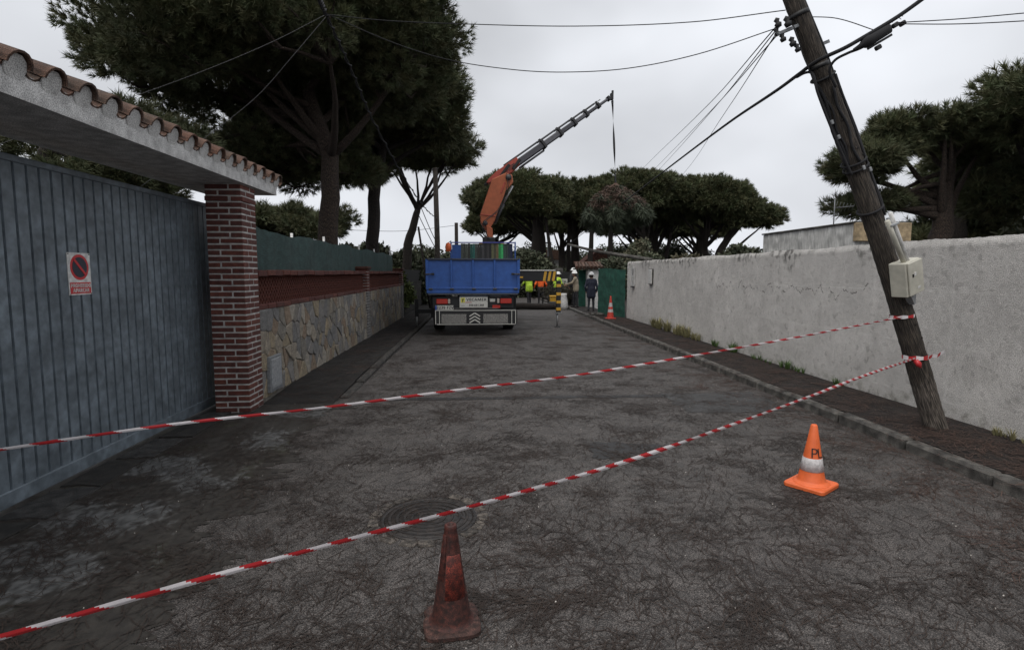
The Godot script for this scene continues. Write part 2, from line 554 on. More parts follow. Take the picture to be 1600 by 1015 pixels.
func litter() -> void:
	var kinds := []
	for k in 7:
		kinds.append(needle_clump([5, 8, 12, 12, 18, 24, 44][k], [0.07, 0.1, 0.14, 0.2, 0.24, 0.12, 0.1][k], 50 + k))
	var xfs := []
	var cls := []
	for k in 7: xfs.append([]); cls.append([])
	rng.seed = 77
	var dens := FastNoiseLite.new()
	dens.seed = 4; dens.frequency = 0.9; dens.fractal_octaves = 3
	for i in 13000:
		var d := 1.1 + 20.0 * pow(rng.randf(), 1.9)
		var x := rng.randf_range(-3.2, 5.0)
		var y := 0.0
		var dn := dens.get_noise_2d(x, d) * 0.5 + 0.5
		var keep := 0.22 + 0.9 * pow(dn, 2.0)
		var brown := false
		if x > 3.93:
			y = 0.112; keep = 0.8; brown = true
			if x < 4.12: keep = 0.25
			if x > 4.9: continue
		elif x > 3.1:
			keep = maxf(keep, (x - 3.1) * 1.25); brown = rng.randf() < 0.6
		elif x < -1.8 and d > 7.3:
			y = 0.074 * clampf((d - 7.0) / 1.8, 0.05, 1); keep = 0.6; brown = rng.randf() < 0.3
			if x < -2.6: continue
		elif x < -1.3:
			keep *= 0.9
			y = 0.006
		if rng.randf() > keep: continue
		var k := rng.randi() % 7
		var turn := rng.randfn() * 0.8
		var s := rng.randf_range(0.7, 1.25) * (1.0 + d * 0.012)
		xfs[k].append(Transform3D(Basis(Vector3.UP, turn).scaled(Vector3(s, 1, s)), Vector3(x, y, -d)))
		var b := rng.randf_range(0.6, 1.4)
		cls[k].append(Color(0.05 * b, 0.027 * b, 0.019 * b) if brown else Color(0.021 * b, 0.0125 * b, 0.0085 * b))
	var root := Node3D.new()
	put(root, "pine_needle_litter")
	root.set_meta("kind", "stuff")
	root.set_meta("label", "dark fallen pine needles strewn over the road and pavements")
	root.set_meta("category", "pine needles")
	for k in 7:
		multi(root, "needles", kinds[k], M.tint, xfs[k], cls[k]).set_meta("kind", "stuff")
	# pale grit specks on the road
	var sx := []
	var sc := []
	for i in 450:
		var d := 1.2 + 9.0 * pow(rng.randf(), 1.5)
		var x := rng.randf_range(-2.6, 3.9)
		sx.append(Transform3D(Basis(rdir(), rng.randf() * TAU).scaled(Vector3.ONE * rng.randf_range(0.3, 1.1)), Vector3(x, 0.006, -d)))
		var b := rng.randf_range(0.1, 0.5)
		sc.append(Color(b, b * 0.93, b * 0.85))
	var g := multi(self, "loose_grit", box_mesh(Vector3.ZERO, Vector3(0.009, 0.006, 0.007), 0.002), M.tint, sx, sc)
	g.set_meta("kind", "stuff")
	g.set_meta("label", "pale grit specks scattered over the dark asphalt")
	g.set_meta("category", "grit")

# ---------------------------------------------------------------- sheets of ground
func sheet(poly: PackedVector2Array, y: float) -> ArrayMesh:      # poly of (x, d)
	var st := begin()
	var idx := Geometry2D.triangulate_polygon(poly)
	for k in range(0, idx.size(), 3):
		var a := poly[idx[k]]
		var b := poly[idx[k + 1]]
		var c := poly[idx[k + 2]]
		if (b - a).cross(c - a) < 0:
			var s := b; b = c; c = s
		for p in [a, c, b]:
			st.set_uv(p)
			st.add_vertex(Vector3(p.x, y, -p.y))
	return done(st)

func rect(x0: float, x1: float, d0: float, d1: float) -> PackedVector2Array:
	return PackedVector2Array([Vector2(x0, d0), Vector2(x1, d0), Vector2(x1, d1), Vector2(x0, d1)])

func ragged(x0: float, x1: float, d0: float, d1: float, amp: float, step: float, sd: int) -> PackedVector2Array:
	rng.seed = sd
	var p := PackedVector2Array()
	var x := x0
	while x < x1: p.append(Vector2(x, d0 + rng.randfn() * amp)); x += step
	var d := d0
	while d < d1: p.append(Vector2(x1 + rng.randfn() * amp, d)); d += step
	x = x1
	while x > x0: p.append(Vector2(x, d1 + rng.randfn() * amp)); x -= step
	d = d1
	while d > d0: p.append(Vector2(x0 + rng.randfn() * amp, d)); d -= step
	return p

func build_ground() -> void:
	structure("ground", sheet(rect(-200, 200, -40, 320), -0.03), M.earth)
	structure("road", sheet(rect(-3.6, 4.0, -9, 60), 0.0), M.asphalt)
	# an old trench seam and a square patch across the road
	var seam := PackedVector2Array()
	rng.seed = 5
	for k in 20: seam.append(Vector2(-1.3 + 0.2 * k, 7.13 + 0.012 * rng.randfn()))
	for k in 20: seam.append(Vector2(2.5 - 0.2 * k, 7.27 + 0.015 * rng.randfn()))
	structure("road_seam", sheet(seam, 0.004), M.tar)
	structure("road_patch", sheet(ragged(2.45, 3.75, 6.3, 7.35, 0.02, 0.15, 6), 0.004), M.patch)
	structure("road_repair", sheet(ragged(1.0, 1.62, 4.75, 5.2, 0.05, 0.1, 9), 0.004), M.tar)
	# pavement and kerb on the wall side
	structure("pavement_right", box_mesh(Vector3(4.53, 0.03, -14), Vector3(0.94, 0.15, 46)), M.litter)
	var kr := Node3D.new()
	put(kr, "kerb_right")
	kr.set_meta("kind", "structure")
	rng.seed = 31
	var d := -4.0
	while d < 30.0:
		var l := rng.randf_range(0.85, 1.1)
		var st := begin()
		cbox(st, Vector3(3.995 + rng.randfn() * 0.006, 0.025 + rng.randfn() * 0.004, -(d + l / 2)), Vector3(0.125, 0.17, l - rng.randf_range(0.012, 0.03)), 0.022, Basis(Vector3.UP, rng.randfn() * 0.006) * Basis(Vector3.RIGHT, rng.randfn() * 0.004))
		part(kr, "kerb_stone", done(st), M.kerb)
		d += l
	# pavement and kerb on the gate side, from the pillar on
	var pv := begin()
	prism(pv, PackedVector2Array([Vector2(7.0, -0.1), Vector2(32.0, -0.1), Vector2(32.0, 0.07), Vector2(8.8, 0.07), Vector2(7.0, 0.006)]), -2.75, -1.85, Basis(Vector3(0, 0, -1), Vector3(0, 1, 0), Vector3(1, 0, 0)))
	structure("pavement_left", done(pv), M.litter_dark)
	var kl := Node3D.new()
	put(kl, "kerb_left")
	kl.set_meta("kind", "structure")
	d = 7.3
	while d < 30.0:
		var l := rng.randf_range(0.85, 1.1)
		var st := begin()
		cbox(st, Vector3(-1.79 + rng.randfn() * 0.006, 0.005 - 0.055 * (1.0 - clampf((d - 7.0) / 2.0, 0, 1)), -(d + l / 2)), Vector3(0.12, 0.14, l - 0.012), 0.02)
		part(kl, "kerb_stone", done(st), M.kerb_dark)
		d += l
	# driveway apron before the gate: dark mossy dirt with worn concrete showing through
	var im := Image.create(512, 1024, false, Image.FORMAT_RGB8)
	var n1 := FastNoiseLite.new(); n1.seed = 2; n1.frequency = 1.1; n1.fractal_octaves = 5
	var n2 := FastNoiseLite.new(); n2.seed = 3; n2.frequency = 9.0; n2.fractal_octaves = 4
	var spots := [[-2.55, 4.75, 0.42, 0.35], [-2.5, 3.75, 0.5, 0.45], [-2.35, 3.05, 0.4, 0.3], [-2.2, 5.6, 0.28, 0.5], [-2.0, 6.5, 0.35, 0.3], [-2.75, 3.2, 0.4, 0.4], [-2.2, 4.3, 0.3, 0.25], [-2.9, 2.6, 0.3, 0.4]]
	for j in 1024:
		var dd := 8.0 * j / 1024.0
		for i in 512:
			var x := -3.4 + 2.4 * i / 512.0
			var w := 0.0
			for s in spots:
				w = maxf(w, exp(-pow((x - s[0]) / s[2], 2) - pow((dd - s[1]) / s[3], 2)))
			var a := n1.get_noise_2d(x * 1.6, dd)
			var b := n2.get_noise_2d(x * 1.5, dd)
			var k := clampf((w * 0.9 + a * 0.75 + b * 0.35 - 0.42) * 3.2, 0, 1)
			var g := 0.014 + 0.016 * (b + 0.5) + 0.01 * (a + 0.5)
			var c := Color(g, g * 0.86, g * 0.72).lerp(Color(0.085, 0.085, 0.084) * (0.8 + b * 0.7), k)
			var red := clampf(a * 1.2 - 0.25, 0, 1) * (1 - k)
			c = c.lerp(Color(0.035, 0.04, 0.016), red)
			im.set_pixel(i, j, Color(maxf(c.r, 0.006), maxf(c.g, 0.006), maxf(c.b, 0.006)).linear_to_srgb())
	var m := plain(Color.WHITE, 0.7)
	m.albedo_texture = ImageTexture.create_from_image(im)
	m.uv1_scale = Vector3(1 / 2.4, 1 / 8.0, 1)
	m.uv1_offset = Vector3(3.4 / 2.4, 0, 0)
	m.texture_repeat = false
	m.roughness_texture = TX.gloss
	m.roughness = 0.9
	var poly := PackedVector2Array()
	rng.seed = 14
	for k in 320:
		var dk := 0.3 + 7.0 * k / 319.0
		var rag := 0.55 * n1.get_noise_2d(dk * 0.5, 9.0) + 0.35 * n1.get_noise_2d(dk * 1.7, 5.0) + 0.16 * n2.get_noise_2d(dk * 1.3, 2.0) + 0.012 * rng.randfn()
		poly.append(Vector2(clampf(-1.2 - 0.09 * dk + rag, -1.85, -1.02), dk))
	poly.append(Vector2(-3.38, 7.3)); poly.append(Vector2(-3.38, 0.3))
	structure("driveway", sheet(poly, 0.004), m)
	# flat slabs along the gate sill
	var sl := Node3D.new()
	put(sl, "gate_sill")
	sl.set_meta("kind", "structure")
	d = 1.2
	while d < 6.5:
		var l := rng.randf_range(0.28, 0.7)
		var st := begin()
		var pg := PackedVector2Array()
		for q in [[-0.5, -0.5], [0.0, -0.46], [0.5, -0.5], [0.47, 0.1], [0.5, 0.5], [-0.1, 0.47], [-0.5, 0.5]]:
			pg.append(Vector2(q[0] * 0.3 + rng.randfn() * 0.012, q[1] * (l - 0.05) + rng.randfn() * 0.015))
		prism(st, pg, 0.0, 0.014 + rng.randf() * 0.008, Basis(Vector3.RIGHT, -PI / 2), Vector3(-3.06 + rng.randfn() * 0.02, 0, -(d + l / 2)), 0.006)
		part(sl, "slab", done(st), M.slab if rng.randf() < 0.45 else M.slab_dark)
		d += l
	# clay fragment lying in the dirt
	var fr := begin()
	prism(fr, PackedVector2Array([Vector2(-0.035, -0.02), Vector2(0.03, -0.025), Vector2(0.04, 0.015), Vector2(-0.01, 0.028)]), 0.0, 0.012, Basis(Vector3.RIGHT, -PI / 2), Vector3.ZERO, 0.003)
	var fo := MeshInstance3D.new()
	fo.mesh = done(fr); fo.material_override = M.cone_sleeve
	fo.position = Vector3(-1.83, 0.006, -2.32)
	put(fo, "clay_fragment")
	tag(fo, "small red clay fragment lying in the dark dirt before the gate", "fragment")

# ---------------------------------------------------------------- gate side
func build_gate() -> void:
	var gx := -3.3
	var g := thing("sliding_gate", "wide grey blue metal gate of vertical ribs beside brick pillar", "gate", Vector3(gx, 0, -3.6))
	part(g, "backing_panel", box_mesh(Vector3(gx - 0.03, 1.25, -3.8), Vector3(0.02, 2.4, 6.6)), M.gate, Vector3.ZERO, true)
	var st := begin()
	var w := 0.118
	# trapezoid rib profile, extruded upright
	prism(st, PackedVector2Array([Vector2(-w / 2 + 0.005, 0), Vector2(w / 2 - 0.005, 0), Vector2(w / 2 - 0.012, 0.03), Vector2(-w / 2 + 0.012, 0.03)]), 0.0, 2.30, Basis(Vector3(0, 0, -1), Vector3(1, 0, 0), Vector3(0, 1, 0)))
	var rib := done(st)
	for k in 55:
		part(g, "rib", rib, M.gate, Vector3(gx - 0.022, 0.13, -0.62 - w * k), true)
	part(g, "bottom_rail", box_mesh(Vector3(gx + 0.0, 0.075, -3.8), Vector3(0.05, 0.11, 6.64), 0.006), M.gate, Vector3.ZERO, true)
	part(g, "top_rail", box_mesh(Vector3(gx - 0.005, 2.45, -3.8), Vector3(0.05, 0.05, 6.64), 0.006), M.gate, Vector3.ZERO, true)
	# no parking plate
	var s := thing("parking_sign", "white and red no parking plate fixed on the ribbed gate", "sign", Vector3(gx + 0.009, 1.463, -4.80))
	var face := Basis(Vector3(0, 0, -1), Vector3(0, 1, 0), Vector3(1, 0, 0))
	var pl := begin()
	prism(pl, PackedVector2Array([Vector2(-0.13, 0), Vector2(0.13, 0), Vector2(0.13, 0.345), Vector2(-0.13, 0.345)]), 0, 0.006, face, Vector3.ZERO, 0.001)
	part(s, "plate", done(pl), M.white_paint)
	var disc := func(r: float, z: float) -> ArrayMesh:
		var q := begin()
		var pg := PackedVector2Array()
		for k in 40: pg.append(Vector2(cos(TAU * k / 40) * r, 0.227 + sin(TAU * k / 40) * r))
		prism(q, pg, 0.0, z, face)
		return done(q)
	part(s, "ring", disc.call(0.105, 0.008), M.sign_red)
	part(s, "disc", disc.call(0.083, 0.010), M.sign_blue)
	var bar := begin()
	box(bar, face * Vector3(0, 0.227, 0.0065), Vector3(0.013, 0.18, 0.021), face * Basis(Vector3(0, 0, 1), PI / 4) * face.inverse())
	part(s, "bar", done(bar), M.sign_red)
	var pan := begin()
	prism(pan, PackedVector2Array([Vector2(-0.118, 0.012), Vector2(0.118, 0.012), Vector2(0.118, 0.103), Vector2(-0.118, 0.103)]), 0, 0.008, face)
	var pp := part(s, "red_panel", done(pan), M.sign_red)
	for line in [["PROHIBIDO", 0.077], ["APARCAR", 0.038]]:
		var tx := part(pp, "lettering", text_mesh(line[0], 0.042, 0.002, 900), M.white_paint, Vector3(0.010, line[1], 0))
		tx.rotation.y = PI / 2
	for q in [[-0.12, 0.335], [0.12, 0.335], [-0.12, 0.008], [0.12, 0.008]]:
		var sc := begin(true)
		lathe(sc, [Vector2(0.005, 0.0), Vector2(0.004, 0.004), Vector2(0.0, 0.005)], 8)
		var scr := part(s, "screw", done(sc), M.black, face * Vector3(q[0], q[1], 0.006))
		scr.rotation.z = -PI / 2

func build_pillar() -> void:
	var x1 := -2.70
	var S := 0.40
	var d0 := 6.6
	var c := Vector3(x1 - S / 2, 0, -(d0 + S / 2))
	var p := thing("brick_pillar", "red brick gate pillar with thick white mortar joints", "pillar", c)
	var top := 2.65
	part(p, "mortar_core", box_mesh(Vector3(0, top / 2 - 0.05, 0), Vector3(S - 0.008, top + 0.1, S - 0.008)), M.mortar)
	var wd := 0.135
	var L := S - wd - 0.014
	var hh := 0.053
	var shapes := []
	rng.seed = 8
	for k in 4:
		var st := begin()
		cbox(st, Vector3.ZERO, Vector3(L + rng.randfn() * 0.002, hh + rng.randfn() * 0.0015, wd), 0.005 + 0.002 * rng.randf())
		shapes.append(done(st))
	var n := 39
	var ch := top / n
	for k in n:
		var y := ch * (k + 0.5)
		var grow := 0.0
		if k == n - 3: grow = 0.016
		for q in 4:
			var off := Vector3(-(S - L) / 2, 0, (S - wd) / 2)
			if k % 2: off.x = -off.x
			var b := part(p, "brick", shapes[rng.randi() % 4], M.brick[rng.randi() % 4])
			var bs := Basis(Vector3.UP, q * PI / 2)
			b.transform = Transform3D(bs * Basis(Vector3.UP, rng.randfn() * 0.0015) * Basis(Vector3(0, 0, 1), rng.randfn() * 0.006), bs * (off + Vector3(0, 0, grow)) + Vector3(rng.randfn() * 0.0006, y + rng.randfn() * 0.0012, rng.randfn() * 0.0006))

func build_canopy() -> void:
	var c := thing("gate_canopy", "white rendered beam over the gate with curved clay tiles on top", "canopy", Vector3(-3.1, 2.65, -4.2))
	var d0 := 0.5
	var d1 := 7.62
	var st := begin()
	# section (x, y): soffit, fascia, sloped top
	prism(st, PackedVector2Array([Vector2(-3.52, 2.652), Vector2(-2.66, 2.652), Vector2(-2.66, 2.80), Vector2(-3.05, 2.95), Vector2(-3.52, 2.82)]), -d1, -d0)
	part(c, "beam", done(st), M.render_white, Vector3.ZERO, true)
	# curved cover tiles, open ends to the road, and channel tiles between them
	var tile := func(len_: float, r0: float, r1: float, th: float, up: bool) -> ArrayMesh:
		var q := begin()
		var n := 8
		var prev := []
		for k in n + 1:
			var a := PI * k / n
			var sg := 1.0 if up else -1.0
			var ca := cos(a)
			var sa := sin(a) * sg
			var ring := [Vector3(0, sa * r0, ca * r0), Vector3(0, sa * (r0 - th), ca * (r0 - th)), Vector3(-len_, sa * (r1 - th), ca * (r1 - th)), Vector3(-len_, sa * r1, ca * r1)]
			if k > 0:
				for e in 4:
					var e2 := (e + 1) % 4
					if up: quad(q, prev[e], prev[e2], ring[e2], ring[e])
					else: quad(q, prev[e2], prev[e], ring[e], ring[e2])
			prev = ring
		return done(q)
	var cover: ArrayMesh = tile.call(0.42, 0.092, 0.075, 0.014, true)
	var chan: ArrayMesh = tile.call(0.42, 0.075, 0.088, 0.013, false)
	rng.seed = 19
	var fill := begin()
	for k in 26:
		var d := 0.72 + 0.2745 * k
		for row in 2:
			var sgn := 1.0 if row == 0 else -1.0
			var x := -2.615 if row == 0 else -3.56
			var y := 2.822 if row == 0 else 2.79
			var t := part(c, "cover_tile", cover, M.tile[rng.randi() % 4])
			t.transform = Transform3D(Basis(Vector3.UP, rng.randfn() * 0.02 + (0.0 if row == 0 else PI)) * Basis(Vector3(0, 0, 1), (-0.36 if row == 0 else -0.3)), Vector3(x + rng.randfn() * 0.008, y + rng.randfn() * 0.004, -d) - c.position)
			var u := part(c, "channel_tile", chan, M.tile[rng.randi() % 4])
			u.transform = Transform3D(Basis(Vector3.UP, 0.0 if row == 0 else PI) * Basis(Vector3(0, 0, 1), (-0.36 if row == 0 else -0.3)), Vector3(x - 0.02 * sgn, y + 0.03, -d - 0.137) - c.position)
		# mortar plug under each cover tile
		tube(fill, [Vector3(-2.64, 2.815, -d), Vector3(-2.9, 2.90, -d)], [0.079, 0.068], 10)
	part(c, "tile_bedding", done(fill), M.render_white, Vector3.ZERO, true)
	var rg := begin(true)
	tube(rg, [Vector3(-3.08, 2.97, -0.5), Vector3(-3.08, 2.97, -7.62)], [0.1, 0.1], 10)
	part(c, "ridge", done(rg), M.tile[1], Vector3.ZERO, true)

# random flat stones filling a rectangle of a wall whose face is at x, looking along +x
func stones(parent: Node3D, x: float, d0: float, d1: float, y0: float, y1: float, cw: float, chh: float, sd: int, gap: float) -> void:
	rng.seed = sd
	var pts := []
	var ny := int(round((y1 - y0) / chh))
	var nx := int(round((d1 - d0) / cw))
	for j in ny:
		for i in nx:
			pts.append(Vector2(d0 + (d1 - d0) * (i + 0.5 + rng.randf_range(-0.42, 0.42) + (0.25 if j % 2 else -0.25)) / nx, y0 + (y1 - y0) * (j + 0.5 + rng.randf_range(-0.42, 0.42)) / ny))
	var face := Basis(Vector3(0, 0, -1), Vector3(0, 1, 0), Vector3(1, 0, 0))
	for a in pts:
		var poly: Array = [Vector2(d0, y0), Vector2(d1, y0), Vector2(d1, y1), Vector2(d0, y1)]
		for b in pts:
			if b == a or absf(b.x - a.x) > cw * 3.0: continue
			var m: Vector2 = (a + b) * 0.5
			var nn: Vector2 = (b - a).normalized()
			var lim := m.dot(nn) - gap * 0.5
			var res := []
			for k in poly.size():
				var p: Vector2 = poly[k]
				var q: Vector2 = poly[(k + 1) % poly.size()]
				var pin := p.dot(nn) - lim
				var qin := q.dot(nn) - lim
				if pin <= 0: res.append(p)
				if (pin < 0) != (qin < 0): res.append(p.lerp(q, pin / (pin - qin)))
			poly = res
			if poly.size() < 3: break
		if poly.size() < 3: continue
		# knock the corners off so that no stone is a clean polygon
		var pg := PackedVector2Array()
		for k in poly.size():
			var p: Vector2 = poly[k]
			var pr: Vector2 = poly[(k + poly.size() - 1) % poly.size()]
			var nx2: Vector2 = poly[(k + 1) % poly.size()]
			if p.distance_to(pr) < 0.012: continue
			var e := minf(0.03, 0.3 * minf(p.distance_to(pr), p.distance_to(nx2)))
			pg.append(p + (pr - p).normalized() * e * rng.randf_range(0.4, 1.0))
			pg.append(p + (nx2 - p).normalized() * e * rng.randf_range(0.4, 1.0))
			if p.distance_to(nx2) > 0.09: pg.append(p.lerp(nx2, rng.randf_range(0.35, 0.65)) + (nx2 - p).orthogonal().normalized() * rng.randfn() * 0.006)
		if pg.size() < 5: continue
		var c := Vector2.ZERO
		for p in pg: c += p
		c /= pg.size()
		var loc := PackedVector2Array()
		for p in pg: loc.append(p - c)
		if Geometry2D.triangulate_polygon(loc).is_empty(): continue
		var st := begin()
		prism(st, loc, -0.03, 0.004 + rng.randf() * 0.016, face * Basis(Vector3.UP, rng.randfn() * 0.03) * Basis(Vector3.RIGHT, rng.randfn() * 0.03), Vector3.ZERO, 0.009)
		part(parent, "stone", done(st), M.stone[rng.randi() % M.stone.size()], Vector3(x, c.y, -c.x), true)

func build_stone_wall() -> void:
	var x := -2.72
	var secs := [[7.02, 13.5, "stone garden wall topped with red lattice blocks, beside the brick gate pillar"], [13.84, 19.5, "farther stone garden wall with red lattice, between two slim brick piers"]]
	# one pierced block: two columns of rings, four rows
	var face := Basis(Vector3(0, 0, -1), Vector3(0, 1, 0), Vector3(1, 0, 0))
	var lb := begin()
	for i in 2:
		for j in 4:
			for half in [0, 1]:
				var r := 0.046
				var cx := (i - 0.5) * 0.094 + (0.047 if half else 0.0)
				var cy := -0.135 + j * 0.09 + (0.045 if half else 0.0)
				if half and j == 3: continue
				var n := 10
				for k in n:
					var a0 := TAU * k / n
					var a1 := TAU * (k + 1) / n
					var o0 := Vector3(cx + cos(a0) * r * 0.85, cy + sin(a0) * r * 1.05, 0)
					var o1 := Vector3(cx + cos(a1) * r * 0.85, cy + sin(a1) * r * 1.05, 0)
					var i0 := Vector3(cx, cy, 0) + (o0 - Vector3(cx, cy, 0)) * 0.74
					var i1 := Vector3(cx, cy, 0) + (o1 - Vector3(cx, cy, 0)) * 0.74
					var z := Vector3(0, 0, 0.04)
					quad(lb, face * (i0 + z), face * (o0 + z), face * (o1 + z), face * (i1 + z))
					quad(lb, face * (i0 - z), face * (i0 + z), face * (i1 + z), face * (i1 - z))
					quad(lb, face * (o0 + z), face * (o0 - z), face * (o1 - z), face * (o1 + z))
	var block := done(lb)
	for si in 2:
		var d0: float = secs[si][0]
		var d1: float = secs[si][1]
		var w := thing("stone_wall", secs[si][2], "wall", Vector3(x - 0.15, 0, -(d0 + d1) / 2), 0.0, "stone garden walls along the left pavement")
		part(w, "wall_core", box_mesh(Vector3(x - 0.142, 0.57, -(d0 + d1) / 2), Vector3(0.28, 1.24, d1 - d0)), M.joint, Vector3.ZERO, true)
		stones(w, x, d0, d1, 0.06, 1.18, 0.175 if si == 0 else 0.2, 0.285, 40 + si, 0.011)
		rng.seed = 60 + si
		var d := d0
		while d < d1 - 0.1:
			var l := minf(0.29, d1 - d)
			for row in [[1.215, 0.062, 0.30], [1.64, 0.07, 0.31]]:
				var st := begin()
				cbox(st, Vector3.ZERO, Vector3(row[2] + rng.randfn() * 0.004, row[1], l - 0.01), 0.006)
				part(w, "coping_brick", done(st), M.brick[rng.randi() % 4], Vector3(x - 0.135 + rng.randfn() * 0.004, row[0] + rng.randfn() * 0.003, -(d + l / 2)), true)
			d += l
		var n := int((d1 - d0) / 0.188)
		for k in n:
			part(w, "lattice_block", block, M.lattice, Vector3(x - 0.1, 1.425, -(d0 + (d1 - d0) * (k + 0.5) / n)), true)
	# slim brick piers
	var pn := 0
	for d in [13.67, 19.67]:
		var p := thing("brick_pier", ["slim brick pier between the two stone walls", "slim brick pier at the far end of the stone walls"][pn], "pier", Vector3(x - 0.12, 0, -d), 0.0, "slim brick piers of the stone walls")
		pn += 1
		part(p, "mortar_core", box_mesh(Vector3(0, 0.84, 0), Vector3(0.30, 1.72, 0.30)), M.mortar)
		var st := begin()
		cbox(st, Vector3.ZERO, Vector3(0.33, 0.052, 0.33), 0.006)
		var bm := done(st)
		for k in 25:
			var m: Material = M.brick[rng.randi() % 4] if k > 16 else M.stone[3]
			part(p, "brick", bm, m, Vector3(rng.randfn() * 0.003, 0.06 + 0.068 * k, rng.randfn() * 0.003))
		part(p, "cap", box_mesh(Vector3(0, 1.75, 0), Vector3(0.4, 0.07, 0.4), 0.012), M.terracotta)
	# grey meter door set in the wall foot
	var mc := thing("meter_cabinet", "small grey metal meter door low in the stone wall", "cabinet", Vector3(x + 0.03, 0.12, -7.38))
	part(mc, "frame", box_mesh(Vector3(0, 0.22, 0), Vector3(0.05, 0.46, 0.42), 0.006), M.grey_metal)
	part(mc, "door", box_mesh(Vector3(0.026, 0.225, 0), Vector3(0.014, 0.38, 0.34), 0.004), M.grey_light)
	# green screen netting on posts above the wall
	var nt := thing("screen_netting", "dark green screen netting stretched above the stone garden walls", "netting", Vector3(x - 0.2, 1.68, -13.2))
	var ns := begin(true)
	var fn := FastNoiseLite.new(); fn.frequency = 0.35; fn.seed = 6
	var N := 120
	for k in N:
		var rows := []
		for e in 2:
			var dd := 7.1 + 12.0 * (k + e) / N
			var col := []
			for j in 5:
				var y := 1.60 + (0.65 + 0.035 * fn.get_noise_1d(dd * 3.0) - 0.05 * absf(sin(dd * 1.25))) * j / 4.0
				col.append(Vector3(x - 0.22 + 0.05 * fn.get_noise_2d(dd * 4.0, y * 3.0), y, -dd))
			rows.append(col)
		for j in 4:
			quad(ns, rows[0][j], rows[1][j], rows[1][j + 1], rows[0][j + 1])
	part(nt, "net", done(ns), M.mesh_green, Vector3.ZERO, true)
	for q in [[9.2, 2.27], [11.05, 2.33], [14.2, 2.3], [16.2, 2.3], [19.05, 2.52]]:
		part(nt, "post", tube_mesh([Vector3(x - 0.28, 1.1, -q[0]), Vector3(x - 0.28, q[1], -q[0])], [0.022, 0.022], 8), M.white_paint, Vector3.ZERO, true)
	# dark old wall farther on
	var ow := thing("old_wall", "dark weathered garden wall beyond the stone walls, left of the truck", "wall", Vector3(-2.95, 0, -26))
	part(ow, "wall_body", box_mesh(Vector3(0, 0.6, 0), Vector3(0.3, 1.3, 12.3)), M.old_wall)
	part(ow, "railing", box_mesh(Vector3(0, 1.5, 0), Vector3(0.03, 0.5, 12.2)), M.black)

